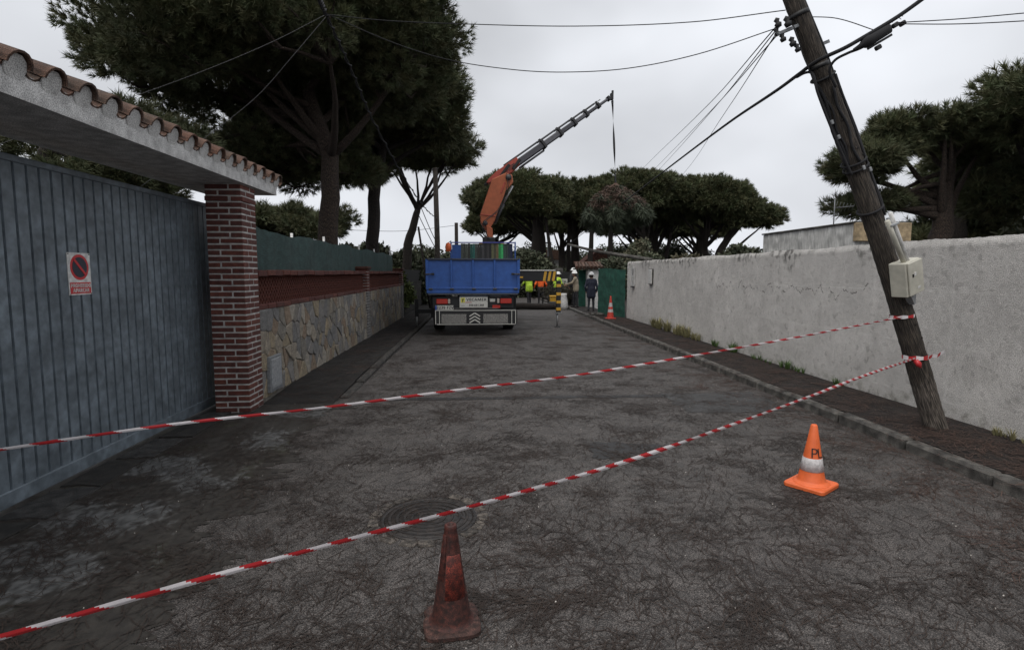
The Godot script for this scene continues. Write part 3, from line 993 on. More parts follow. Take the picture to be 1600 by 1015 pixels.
# ---------------------------------------------------------------- right wall
func build_right_wall() -> void:
	var x := 5.0
	var d0 := -3.0
	var d1 := 18.6
	var im := Image.create(2048, 256, false, Image.FORMAT_RGB8)
	var n1 := FastNoiseLite.new(); n1.seed = 12; n1.frequency = 1.3; n1.fractal_octaves = 5
	var n2 := FastNoiseLite.new(); n2.seed = 13; n2.frequency = 7.0; n2.fractal_octaves = 4
	var n3 := FastNoiseLite.new(); n3.seed = 15; n3.frequency = 5.0; n3.fractal_octaves = 3
	for i in 2048:
		var d := d0 + (d1 - d0) * i / 2048.0
		var drip := n3.get_noise_1d(d * 1.3)
		var reach := 0.10 + 0.28 * maxf(0.0, n3.get_noise_1d(d * 0.5 + 40.0) + 0.25) + 0.25 * maxf(0.0, drip)
		for j in 256:
			var y := 2.05 * (1.0 - j / 256.0)
			var a := n1.get_noise_2d(d, y)
			var b := n2.get_noise_2d(d, y * 0.9)
			var g := 0.86 + a * 0.16 + b * 0.13
			var mould := clampf(1.0 - (2.0 - y) / reach, 0, 1) * clampf(0.45 + b * 2.2 + drip * 0.6, 0, 1) * clampf(0.35 + 2.5 * n1.get_noise_1d(d * 0.45 + 30.0), 0.12, 1)
			var streak := clampf(n3.get_noise_2d(d * 0.5, y * 0.35) * 1.2 + a * 0.9 + b * 0.5 - 0.16, 0, 1) * 0.24
			var speck := 0.4 if b > 0.33 else 0.0
			var c := Color(g, g * 0.965, g * 0.925)
			c = c.lerp(Color(0.09, 0.085, 0.075), clampf(mould * 0.8 + streak + speck * 0.5, 0, 0.85))
			var low := clampf(0.35 + b * 1.4 + a, 0, 1) * clampf(1.0 - y / (0.28 + 0.2 * a), 0, 1)
			c = c.lerp(Color(0.16, 0.15, 0.085), low * 0.6)
			# a hairline crack wandering along the face
			var cy := 1.42 + 0.16 * n3.get_noise_1d(d * 0.8 + 9.0) + 0.03 * n2.get_noise_1d(d * 2.0)
			if d > 6.9 and d < 11.5 and absf(y - cy) < 0.006 and n2.get_noise_1d(d + 70.0) > -0.12: c = Color(0.12, 0.11, 0.1)
			im.set_pixel(i, j, Color(maxf(c.r, 0.02), maxf(c.g, 0.02), maxf(c.b, 0.02)).linear_to_srgb())
	var m := grained(Color.WHITE, 0.92, "plaster", 1.7, "", 1.0, 2.2, "plaster")
	m.detail_enabled = true
	m.detail_albedo = ImageTexture.create_from_image(im)
	m.detail_blend_mode = BaseMaterial3D.BLEND_MODE_MUL
	m.detail_uv_layer = BaseMaterial3D.DETAIL_UV_2
	var w := thing("rendered_wall", "long whitewashed rough render wall along the right pavement", "wall", Vector3(x + 0.12, 0, -8))
	var f1 := FastNoiseLite.new(); f1.seed = 33; f1.frequency = 13.0; f1.fractal_octaves = 3
	var f2 := FastNoiseLite.new(); f2.seed = 34; f2.frequency = 0.35; f2.fractal_octaves = 2
	var st := SurfaceTool.new()
	st.begin(Mesh.PRIMITIVE_TRIANGLES)
	st.set_smooth_group(0)
	var step := 0.03
	var nd := int((d1 - d0) / step)
	var ny := 66
	var at := func(i: int, j: int) -> Vector3:
		var d := d0 + (d1 - d0) * i / nd
		var y := 0.02 + 1.98 * j / ny
		if j == ny: y += 0.02 * f2.get_noise_1d(d * 3.0) + 0.008 * f1.get_noise_1d(d * 2.0)
		var o := 0.0045 * f1.get_noise_2d(d * 0.8, y) + 0.03 * f2.get_noise_2d(d, y)
		if j >= ny - 1: o -= 0.012 * (j - ny + 2)
		return Vector3(x - o, y, -d)
	var prev := []
	for i in nd + 1:
		var cur := []
		for j in ny + 1: cur.append(at.call(i, j))
		if i > 0:
			for j in ny:
				var q := [[prev[j], i - 1, j], [cur[j], i, j], [cur[j + 1], i, j + 1], [prev[j + 1], i - 1, j + 1]]
				for k in [0, 1, 2, 0, 2, 3]:
					st.set_uv2(Vector2(0.001 + 0.998 * float(q[k][1]) / nd, 0.999 - 0.998 * float(q[k][2]) / ny))
					st.add_vertex(q[k][0])
		prev = cur
	part(w, "rendered_face", done(st), m, Vector3.ZERO, true)
	part(w, "wall_body", box_mesh(Vector3(x + 0.215, 0.97, -(d0 + d1) / 2), Vector3(0.30, 1.94, d1 - d0 - 0.02)), M.render_grey, Vector3.ZERO, true)
	part(w, "wall_top", box_mesh(Vector3(x + 0.205, 1.965, -(d0 + d1) / 2), Vector3(0.34, 0.05, d1 - d0 - 0.03), 0.015), M.render_grey, Vector3.ZERO, true)
	part(w, "wall_end", box_mesh(Vector3(x + 0.16, 0.99, -d1 - 0.0), Vector3(0.34, 1.98, 0.06), 0.02), M.render_white, Vector3.ZERO, true)
	var mp := thing("meter_plate", "small white meter cover fixed on the rendered wall", "cover", Vector3(x - 0.03, 1.32, -16.0))
	part(mp, "cover", box_mesh(Vector3(0, 0.2, 0), Vector3(0.05, 0.42, 0.3), 0.008), M.white_paint)
	part(mp, "rim", box_mesh(Vector3(0.02, 0.2, 0), Vector3(0.04, 0.46, 0.34), 0.006), M.render_grey)
	var lb := thing("letter_box", "flush letter box with dark slot near far wall end", "letter box", Vector3(x - 0.02, 1.2, -17.85))
	part(lb, "plate", box_mesh(Vector3(0, 0.3, 0), Vector3(0.04, 0.62, 0.34), 0.01), M.render_white)
	part(lb, "slot", box_mesh(Vector3(-0.02, 0.45, 0.02), Vector3(0.01, 0.2, 0.06)), M.black)
	part(lb, "ledge", box_mesh(Vector3(-0.03, -0.02, 0), Vector3(0.06, 0.03, 0.2), 0.006), M.black)
	# weeds rooted at the foot of the wall
	var blade := begin()
	rng.seed = 90
	for k in 16:
		var a := rng.randf() * TAU
		var l := rng.randf_range(0.5, 1.0)
		var lean := rng.randf_range(0.15, 0.8)
		var dv := Vector3(cos(a), 0, sin(a))
		var u := Vector3(-sin(a), 0, cos(a)) * 0.035
		var p0 := dv * 0.05
		var p1 := p0 + Vector3(0, 0.6 * l, 0) + dv * lean * 0.3
		var p2 := p0 + Vector3(0, 0.95 * l, 0) + dv * lean * 0.75
		quad(blade, p0 - u, p0 + u, p1 + u * 0.7, p1 - u * 0.7)
		tri(blade, p1 - u * 0.7, p1 + u * 0.7, p2)
	var bm := done(blade)
	var ws := [[15.4, 0.35, 0], [14.9, 0.42, 0], [14.3, 0.38, 0], [13.6, 0.33, 0], [13.0, 0.36, 0], [12.4, 0.25, 0], [11.2, 0.2, 1], [10.55, 0.24, 1], [9.6, 0.13, 1], [9.2, 0.1, 1], [8.55, 0.2, 1], [8.35, 0.15, 1], [7.2, 0.14, 1], [5.0, 0.14, 0], [4.75, 0.11, 0]]
	var names := ["dry straw weed tuft", "fresh green weed tuft"]
	for i in ws.size():
		var o := thing("weed_tuft", "%s rooted at the wall foot, %s from the far end" % [names[ws[i][2]], ["first", "second", "third", "fourth", "fifth", "sixth", "seventh", "eighth", "ninth", "tenth", "eleventh", "twelfth", "thirteenth", "fourteenth", "fifteenth"][i]], "weed", Vector3(4.93, 0.1, -ws[i][0]), 0.0, "weed tufts along the rendered wall")
		var cols := []
		var xf := []
		for k in 5:
			var b := rng.randf_range(0.7, 1.3)
			xf.append(Transform3D(Basis(Vector3.UP, rng.randf() * TAU).scaled(Vector3.ONE * ws[i][1] * rng.randf_range(0.6, 1.1)), Vector3(rng.randf_range(-0.06, 0.03), 0, rng.randfn() * 0.13)))
			cols.append(Color(0.06 * b, 0.11 * b, 0.025 * b) if ws[i][2] else Color(0.24 * b, 0.22 * b, 0.11 * b))
		multi(o, "blades", bm, M.leaf, xf, cols).set_meta("kind", "stuff")

# ---------------------------------------------------------------- pole, cables, tape
func smooth_path(pts: Array, per := 8) -> Array:
	var c := Curve3D.new()
	for i in pts.size():
		var a: Vector3 = pts[maxi(i - 1, 0)]
		var b: Vector3 = pts[mini(i + 1, pts.size() - 1)]
		var t := (b - a) / 6.0
		var l0: float = (pts[i] - a).length()
		var l1: float = (b - pts[i]).length()
		var s := t.length()
		if s > 1e-6: t = t.normalized()
		c.add_point(pts[i], -t * l0 / 3.0, t * l1 / 3.0)
	var out := []
	for i in pts.size() - 1:
		for k in per: out.append(c.sample(i, float(k) / per))
	out.append(pts[-1])
	return out

func cable(called: String, label: String, pts: Array, r: float, m: Material = null, group := "overhead cables", per := 8) -> MeshInstance3D:
	var path := smooth_path(pts, per)
	var rr := []
	for p in path: rr.append(r)
	var o := MeshInstance3D.new()
	o.position = pts[0]
	var loc := []
	for p in path: loc.append(p - pts[0])
	o.mesh = tube_mesh(loc, rr, 6)
	o.material_override = m if m else M.cable
	put(o, called)
	tag(o, label, "cable", group)
	return o

func V(a: Array) -> Array:
	var o := []
	for k in range(0, a.size(), 3): o.append(Vector3(a[k], a[k + 1], a[k + 2]))
	return o

func build_pole() -> void:
	var lean := deg_to_rad(22.6)
	var p := thing("utility_pole", "dark wooden utility pole leaning over the right kerb", "pole", Vector3(4.555, 0.1, -5.2))
	p.rotation.z = lean
	var off := func(s: float) -> float: return 0.07 * sin(clampf(s / 4.6, 0, 1) * PI)
	var pts := []
	var rr := []
	for k in 131:
		var s := -0.25 + 5.15 * k / 130.0
		pts.append(Vector3(off.call(s), s, 0))
		rr.append(lerpf(0.103, 0.078, clampf(s / 4.8, 0, 1)) * (1.0 + 0.012 * sin(k * 0.4)))
	# the foot is bare weathered wood below a ragged edge of dark creosote
	var mdt := MeshDataTool.new()
	mdt.create_from_surface(tube_mesh(pts, rr, 40, 0.02, 3), 0)
	var edge := FastNoiseLite.new(); edge.seed = 8; edge.frequency = 2.0; edge.fractal_octaves = 4
	for v in mdt.get_vertex_count():
		var q := mdt.get_vertex(v)
		var lim := 0.52 + 0.16 * edge.get_noise_2d(atan2(q.z, q.x) * 2.0, 0.0) + 0.05 * edge.get_noise_2d(atan2(q.z, q.x) * 9.0, q.y * 2.0)
		mdt.set_vertex_color(v, Color(1.0, 1.0, 1.0) if q.y < lim else Color(0.42, 0.4, 0.38))
	var pm := ArrayMesh.new()
	mdt.commit_to_surface(pm)
	part(p, "shaft", pm, M.pole_foot)
	# knots and drying cracks standing in the wood
	rng.seed = 71
	for k in 10:
		var s := rng.randf_range(0.8, 4.2)
		var a := rng.randf_range(0.3, 2.7)
		var r := lerpf(0.103, 0.078, s / 4.8)
		var st := begin(true)
		lathe(st, [Vector2(0.0, 0.006), Vector2(0.009, 0.006), Vector2(0.016, 0.0)], 8)
		var kn := part(p, "knot", done(st), M.bark_dark, Vector3(off.call(s) + cos(a) * r, s, sin(a) * r))
		kn.rotation = Vector3(PI / 2, 0, 0)
		kn.transform.basis = Basis(Vector3.UP, PI / 2 - a) * Basis(Vector3.RIGHT, PI / 2)
	# cables clipped down the shaft
	var runs := [[-0.5, 2.0, 4.6, 0.012], [0.15, 2.2, 4.7, 0.012], [0.35, 2.25, 3.6, 0.016], [0.55, 2.2, 3.5, 0.011], [2.75, 2.7, 3.6, 0.013], [3.0, 2.75, 3.55, 0.012], [1.75, 2.75, 3.5, 0.012], [2.5, 2.75, 3.4, 0.009]]
	for q in runs:
		var ps := []
		var rs := []
		for k in 14:
			var s: float = lerpf(q[1], q[2], k / 13.0)
			var a: float = q[0] + 0.13 * sin(k * 0.9 + q[0] * 3.0)
			var r: float = lerpf(0.103, 0.078, s / 4.8) + q[3] * 0.8
			ps.append(Vector3(off.call(s) + cos(a) * r, s, sin(a) * r)); rs.append(q[3])
		part(p, "riser_cable", tube_mesh(ps, rs, 6), M.cable)
	for s in [2.72, 2.78, 2.3, 3.62]:
		var r := lerpf(0.103, 0.078, s / 4.8) + 0.016
		var ps := []
		var rs := []
		for k in 25:
			var a := TAU * k / 24
			ps.append(Vector3(off.call(s) + cos(a) * r, s + 0.03 * cos(a + 1.0), sin(a) * r)); rs.append(0.011)
		part(p, "cable_loop", tube_mesh(ps, rs, 6), M.cable)
	for q in [[2.70, 1.6], [2.66, 0.9], [2.15, 0.7], [3.05, 2.6], [3.2, 2.7]]:
		var r := lerpf(0.103, 0.078, q[0] / 4.8) + 0.02
		part(p, "clip", box_mesh(Vector3.ZERO, Vector3(0.025, 0.04, 0.02), 0.004), M.grey_light, Vector3(off.call(q[0]) + cos(q[1]) * r, q[0], sin(q[1]) * r))
	# steel bands and line hardware near the top
	for s in [4.22, 3.72]:
		var st := begin(true)
		lathe(st, [Vector2(0.08, -0.02), Vector2(0.088, -0.02), Vector2(0.088, 0.02), Vector2(0.08, 0.02)], 24)
		part(p, "steel_band", done(st), M.black, Vector3(off.call(s), s, 0))
	for q in [[-0.21, 4.23, 0.02, 0.045], [-0.23, 4.16, 0.0, 0.04], [-0.21, 4.09, 0.02, 0.04], [-0.15, 4.02, 0.04, 0.045], [-0.14, 4.2, 0.05, 0.05], [-0.13, 3.95, 0.05, 0.04]]:
		var st := begin(true)
		lathe(st, [Vector2(0.0, -q[3]), Vector2(q[3] * 0.55, -q[3]), Vector2(q[3] * 0.7, -q[3] * 0.3), Vector2(q[3] * 0.35, 0.0), Vector2(q[3] * 0.6, q[3] * 0.5), Vector2(0.0, q[3])], 10)
		part(p, "insulator", done(st), M.black, Vector3(q[0], q[1], q[2]))
	part(p, "bracket", box_mesh(Vector3(-0.12, 4.13, 0.03), Vector3(0.26, 0.03, 0.03), 0.004), M.grey_metal)
	part(p, "tab", box_mesh(Vector3(0.16, 3.9, 0.0), Vector3(0.1, 0.03, 0.006)), M.grey_metal)
	# cream cabinet and its conduits on the road face
	var b := thing("pole_cabinet", "cream plastic meter cabinet strapped to the leaning pole", "cabinet", Vector3(4.06, 1.60, -5.06))
	b.rotation = Vector3(0, 0.42, deg_to_rad(15))
	part(b, "case", box_mesh(Vector3(0, 0, -0.03), Vector3(0.25, 0.33, 0.15), 0.008), M.cream)
	part(b, "door", box_mesh(Vector3(0.01, 0.0, 0.055), Vector3(0.235, 0.315, 0.016), 0.005), M.cream)
	part(b, "lock", box_mesh(Vector3(-0.05, 0.03, 0.066), Vector3(0.016, 0.03, 0.012), 0.003), M.black)
	part(b, "label_plate", box_mesh(Vector3(-0.01, 0.04, 0.064), Vector3(0.03, 0.03, 0.004)), M.white_paint)
	part(b, "label_plate", box_mesh(Vector3(0.04, -0.1, 0.064), Vector3(0.05, 0.02, 0.004)), M.white_paint)
	var tb := begin()
	prism(tb, PackedVector2Array([Vector2(-0.05, -0.16), Vector2(0.05, -0.16), Vector2(0.02, -0.26), Vector2(0.005, -0.27)]), -0.03, 0.03)
	part(b, "foot_bracket", done(tb), M.grey_light)
	for q in [[-0.075, 0.60, 0.022], [-0.015, 0.66, 0.018]]:
		part(b, "conduit", tube_mesh([Vector3(q[0] + 0.02, 0.15, -0.0), Vector3(q[0] - 0.19, q[1], -0.0)], [q[2], q[2]], 12), M.cream if q[0] < -0.05 else M.white_paint)
	part(b, "conduit_strap", box_mesh(Vector3(-0.19, 0.55, 0.0), Vector3(0.13, 0.02, 0.06), 0.004), M.grey_light)

func build_cables() -> void:
	cable("power_cable", "thickest black cable crossing the leaning pole and rising off to the right", V([6.31, 3.43, -42, 5.82, 4.05, -28, 4.87, 4.05, -18, 4.28, 4.04, -12, 3.81, 3.92, -8.5, 3.31, 3.66, -6.2, 3.07, 3.54, -5.35, 3.07, 3.555, -5.07, 3.2, 3.6, -4.9, 3.31, 3.66, -4.85, 3.58, 3.82, -4.8, 3.76, 3.95, -4.75, 4.05, 4.18, -4.6, 5.2, 5.0, -3.8]), 0.017)
	cable("power_cable", "short black cable dropping from the splice case onto the leaning pole", V([3.42, 3.66, -4.85, 3.36, 3.61, -4.9, 3.27, 3.58, -4.95, 3.18, 3.53, -5.0, 3.16, 3.45, -5.03, 3.24, 3.32, -5.05]), 0.012)
	cable("power_cable", "black cable curling down the left edge of the leaning pole", V([3.18, 3.59, -5.6, 3.1, 3.53, -5.3, 3.08, 3.46, -5.15, 3.11, 3.3, -5.12, 3.25, 3.0, -5.12, 3.37, 2.75, -5.11, 3.47, 2.55, -5.1]), 0.013)
	var sp := thing("splice_case", "dark cable splice case on the thick cable right of the pole top", "splice case", Vector3(3.40, 3.655, -4.84))
	var d := Vector3(0.27, 0.16, 0.05).normalized()
	sp.transform.basis = Basis(d.cross(Vector3(0, 0, 1)).normalized() * -1.0, d, Vector3(0, 0, 1)).orthonormalized()
	var st := begin(true)
	lathe(st, [Vector2(0.012, -0.16), Vector2(0.02, -0.1), Vector2(0.045, -0.06), Vector2(0.05, -0.02), Vector2(0.045, 0.0), Vector2(0.04, 0.16), Vector2(0.0, 0.165)], 14)
	part(sp, "case", done(st), M.cable)
	part(sp, "hanger", box_mesh(Vector3(-0.055, 0.05, 0), Vector3(0.02, 0.22, 0.02), 0.003), M.black)
	for q in [[0.0, 0.215], [-0.02, 0.27], [-0.09, 0.02]]:
		part(sp, "clamp", box_mesh(Vector3(q[0], q[1], 0.0), Vector3(0.04, 0.05, 0.04), 0.008), M.black)
	for q in [0.2, 0.29]:
		var hk := []
		for k in 9: hk.append(Vector3(0.03 + 0.018 * sin(k * 0.5), q - 0.01 + 0.016 * cos(k * 0.5), 0.01 * k / 8.0))
		part(sp, "hook", tube_mesh(hk, [0.003, 0.003, 0.003, 0.003, 0.003, 0.003, 0.003, 0.003, 0.003], 5), M.grey_metal)
	var tw := V([-1.0, 3.6, -2.0, -1.32, 4.01, -4.5, -1.59, 4.38, -6, -1.66, 4.46, -6.5, -1.63, 4.25, -7.5, -1.58, 3.93, -8.6, -1.47, 3.52, -11, -1.6, 3.55, -17, -1.78, 3.9, -23.9])
	var o := cable("twisted_cable", "twisted black service cable sagging from the upper left to the far bare pole", tw, 0.010, null, "overhead cables", 14)
	# second strand wound round the first
	var path := smooth_path(tw, 60)
	var w := []
	var wr := []
	for k in path.size():
		w.append(path[k] - tw[0] + Vector3(cos(k * 0.45), sin(k * 0.45), 0) * 0.02); wr.append(0.009)
	part(o, "strand", tube_mesh(w, wr, 5), M.cable)
	cable("thin_wire", "upper thin wire from the twisted cable to the leaning pole top", V([-1.66, 4.46, -6.5, -1.02, 4.37, -6.4, -0.15, 4.27, -6.2, 1.0, 4.15, -5.9, 2.09, 4.09, -5.6, 2.83, 4.05, -5.22]), 0.0045)
	cable("thin_wire", "lower sagging thin wire from the twisted cable to the leaning pole top", V([-1.64, 4.46, -6.5, -0.95, 4.15, -6.4, -0.33, 3.94, -6.3, 0.36, 3.78, -6.1, 0.89, 3.73, -6, 1.51, 3.71, -5.8, 2.12, 3.75, -5.5, 2.78, 3.9, -5.22]), 0.0045)
	cable("thin_wire", "thin pale wire from the twisted cable down to far left", V([-1.66, 4.46, -6.5, -2.32, 4.18, -6.6, -3.26, 3.89, -6.8, -4.4, 3.62, -7.1, -6.5, 3.1, -7.6]), 0.0022, M.grey_wire)
	cable("thin_wire", "thin pale wire from the twisted cable down behind the tiled canopy", V([-1.66, 4.44, -6.5, -2.05, 4.07, -6.6, -2.56, 3.66, -6.8, -3.25, 3.24, -7.0, -4.2, 2.7, -7.3]), 0.0022, M.grey_wire)
	var ends := [[4.50, 4.92, 8.04, 6.65, 8.57, 5.09], [4.69, 4.94, 9.01, 6.75, 10.13, 5.25], [4.90, 4.87, 10.07, 6.35, 11.82, 4.59], [4.60, 4.85, 8.6, 6.6, 9.2, 5.0]]
	var words := ["leftmost", "second", "rightmost", "faintest"]
	for k in 4:
		var e: Array = ends[k]
		cable("line_wire", "%s of the four thin wires fanning from the pole top to the far pines" % words[k], V([2.76, 3.92 - 0.03 * k, -5.22, e[0], e[1], -11, e[2], e[3], -28, e[4], e[5], -45]), 0.006)
	cable("thin_wire", "short wire from the pole top to the splice case", V([3.0, 3.98, -5.18, 3.2, 3.9, -5.02, 3.44, 3.72, -4.83]), 0.004)
	cable("thin_wire", "upper of two wires leaving the splice case to the right", V([3.58, 3.78, -4.8, 3.98, 3.735, -4.6, 4.34, 3.665, -4.3, 6.0, 3.35, -3.0]), 0.004)
	cable("thin_wire", "lower of two wires leaving the splice case to the right", V([3.58, 3.77, -4.8, 3.98, 3.695, -4.6, 4.35, 3.605, -4.3, 6.0, 3.25, -3.0]), 0.004)
	cable("thin_wire", "slack wire hanging against the left edge of the pole top", V([2.83, 3.86, -5.08, 2.87, 3.72, -5.05, 2.92, 3.6, -5.06, 3.0, 3.46, -5.07]), 0.0045)
	cable("far_wire", "thin far wire strung between the two far poles on the left", V([-6.99, 3.85, -30, -4.2, 3.88, -31, -1.37, 4.45, -34]), 0.012)
	cable("guy_wire", "left of the two stay wires beside the far bare pole", V([-2.77, 4.4, -25, -2.3, 3.4, -25, -1.72, 2.3, -25]), 0.018)
	cable("guy_wire", "right of the two stay wires beside the far bare pole", V([-2.55, 4.5, -25, -2.1, 3.4, -25, -1.55, 2.3, -25]), 0.018)

func tape(called: String, label: String, pts: Array, width: float, band: float, twist: float, sd: int) -> Node3D:
	var path := smooth_path(pts, 60)
	var t := thing(called, label, "tape", pts[0], 0.0, "red and white barrier tapes")
	var st := SurfaceTool.new()
	st.begin(Mesh.PRIMITIVE_TRIANGLES)
	st.set_smooth_group(0)
	rng.seed = sd
	var n := FastNoiseLite.new(); n.seed = sd; n.frequency = 0.55
	# resample evenly
	var even := [path[0]]
	var acc := 0.0
	for k in range(1, path.size()):
		var a: Vector3 = even[-1]
		if a.distance_to(path[k]) > 0.012: even.append(path[k])
	var s := 0.0
	var red := Color(0.48, 0.03, 0.035)
	var wht := Color(0.74, 0.70, 0.71)
	var rows := []
	for k in even.size():
		if k > 0: s += (even[k] as Vector3).distance_to(even[k - 1])
		var dir: Vector3 = (even[mini(k + 1, even.size() - 1)] - even[maxi(k - 1, 0)]).normalized()
		var side := dir.cross(Vector3.UP).normalized()
		var up := side.cross(dir).normalized()
		var ang := twist * n.get_noise_1d(s * 1.4) + 0.25
		var ax := up * cos(ang) + side * sin(ang)
		var ay := up * -sin(ang) + side * cos(ang)
		var w := width * (1.0 + 0.22 * n.get_noise_1d(s * 2.5 + 50.0))
		# shallow fold along the middle
		var row := []
		for j in 9:
			var u := j / 4.0 - 1.0
			row.append(even[k] + ax * w * 0.5 * u + ay * w * 0.14 * (1.0 - absf(u)) - pts[0])
		row.append(s)
		rows.append(row)
	for k in rows.size() - 1:
		for j in 8:
			var q := [[rows[k], j], [rows[k + 1], j], [rows[k + 1], j + 1], [rows[k], j + 1]]
			var mid: float = (rows[k][9] + rows[k + 1][9]) * 0.5 + (j - 3.5) * 0.007
			# the tape is wound tighter towards its far end, which shortens the stripes
			var total: float = rows[-1][9]
			var ph := mid / band + 0.5 * pow(maxf(0.0, mid / total), 3.0) * total / band
			var on := fposmod(ph, 2.0) < 1.0
			var c := red if on else wht
			var f := 1.0 + 0.1 * n.get_noise_1d(mid * 30.0)
			for i in [0, 1, 2, 0, 2, 3]:
				st.set_color(Color(c.r * f, c.g * f, c.b * f))
				st.add_vertex(q[i][0][q[i][1]])
	part(t, "strip", done(st), M.tape)
	return t

func tape_wrap(t: Node3D, c: Vector3, r: float, tilt: float, w: float, tail: Vector3, sd: int) -> void:
	var st := SurfaceTool.new()
	st.begin(Mesh.PRIMITIVE_TRIANGLES)
	st.set_smooth_group(0)
	var bs := Basis(Vector3(0, 0, 1), tilt)
	for k in 32:
		var a0 := TAU * k / 32
		var a1 := TAU * (k + 1) / 32
		var col := Color(0.48, 0.03, 0.035) if (k + sd) % 6 < 3 else Color(0.74, 0.7, 0.71)
		st.set_color(col)
		var w0 := w * (1.0 + 0.2 * sin(k * 1.3))
		var w1 := w * (1.0 + 0.2 * sin(k * 1.3 + 1.3))
		quad(st, c + bs * Vector3(cos(a1) * r, -w1 / 2, sin(a1) * r), c + bs * Vector3(cos(a0) * r, -w0 / 2, sin(a0) * r), c + bs * Vector3(cos(a0) * r, w0 / 2, sin(a0) * r), c + bs * Vector3(cos(a1) * r, w1 / 2, sin(a1) * r))
	part(t, "wrap", done(st), M.tape, Vector3.ZERO, true)
	if tail != Vector3.ZERO:
		var s2 := SurfaceTool.new()
		s2.begin(Mesh.PRIMITIVE_TRIANGLES)
		s2.set_smooth_group(0)
		for k in 8:
			s2.set_color(Color(0.48, 0.03, 0.035) if k % 4 < 2 else Color(0.74, 0.7, 0.71))
			var p0 := c + Vector3(r * 0.7, 0, r * 0.75) + tail * k / 8.0 + Vector3(0, 0.01 * sin(k * 1.1), 0.008 * sin(k * 2.0))
			var p1 := c + Vector3(r * 0.7, 0, r * 0.75) + tail * (k + 1) / 8.0 + Vector3(0, 0.01 * sin(k * 1.1 + 1.1), 0.008 * sin(k * 2.0 + 2.0))
			var u := Vector3(0, 0.018, 0.004)
			quad(s2, p0 - u, p1 - u, p1 + u, p0 + u)
		part(t, "tail", done(s2), M.tape, Vector3.ZERO, true)

func build_tapes() -> void:
	var a := tape("barrier_tape", "near red and white barrier tape sagging low over the foreground cones", V([-3.27, 0.35, -1.02, -2.4, 0.385, -1.49, -1.649, 0.404, -1.9, -1.285, 0.422, -2.097, -0.829, 0.435, -2.345, -0.036, 0.452, -2.775, 0.902, 0.494, -3.284, 1.636, 0.56, -3.683, 2.506, 0.65, -4.155, 3.349, 0.748, -4.612, 4.21, 0.818, -5.1]), 0.030, 0.105, 0.5, 3)
	tape_wrap(a, Vector3(4.29, 0.82, -5.2), 0.108, 0.06, 0.04, Vector3(0.16, 0.05, 0.0), 1)
	var kn := begin(true)
	tube(kn, V([4.2, 0.80, -5.08, 4.22, 0.77, -5.07, 4.25, 0.735, -5.07]), [0.02, 0.032, 0.01], 7, 0.3, 2)
	part(a, "knot", done(kn), M.sign_red, Vector3.ZERO, true)
	var b := tape("barrier_tape", "farther red and white barrier tape crossing from the gate to the pole", V([-3.27, 0.56, -3.3, -2.853, 0.6, -3.4, -2.002, 0.677, -3.605, -1.098, 0.722, -3.824, -0.234, 0.782, -4.032, 0.752, 0.846, -4.27, 1.764, 0.952, -4.515, 2.853, 1.076, -4.778, 4.06, 1.222, -5.11]), 0.021, 0.15, 0.6, 7)
	tape_wrap(b, Vector3(4.13, 1.225, -5.2), 0.105, 0.12, 0.03, Vector3.ZERO, 0)

# ---------------------------------------------------------------- cones and manhole
func rounded(hx: float, hy: float, r: float, n := 5) -> PackedVector2Array:
	var p := PackedVector2Array()
	for q in [[1, 1, 0.0], [-1, 1, PI / 2], [-1, -1, PI], [1, -1, PI * 1.5]]:
		for k in n + 1:
			var a: float = q[2] + PI / 2 * k / n
			p.append(Vector2(q[0] * (hx - r) + cos(a) * r, q[1] * (hy - r) + sin(a) * r))
	return p

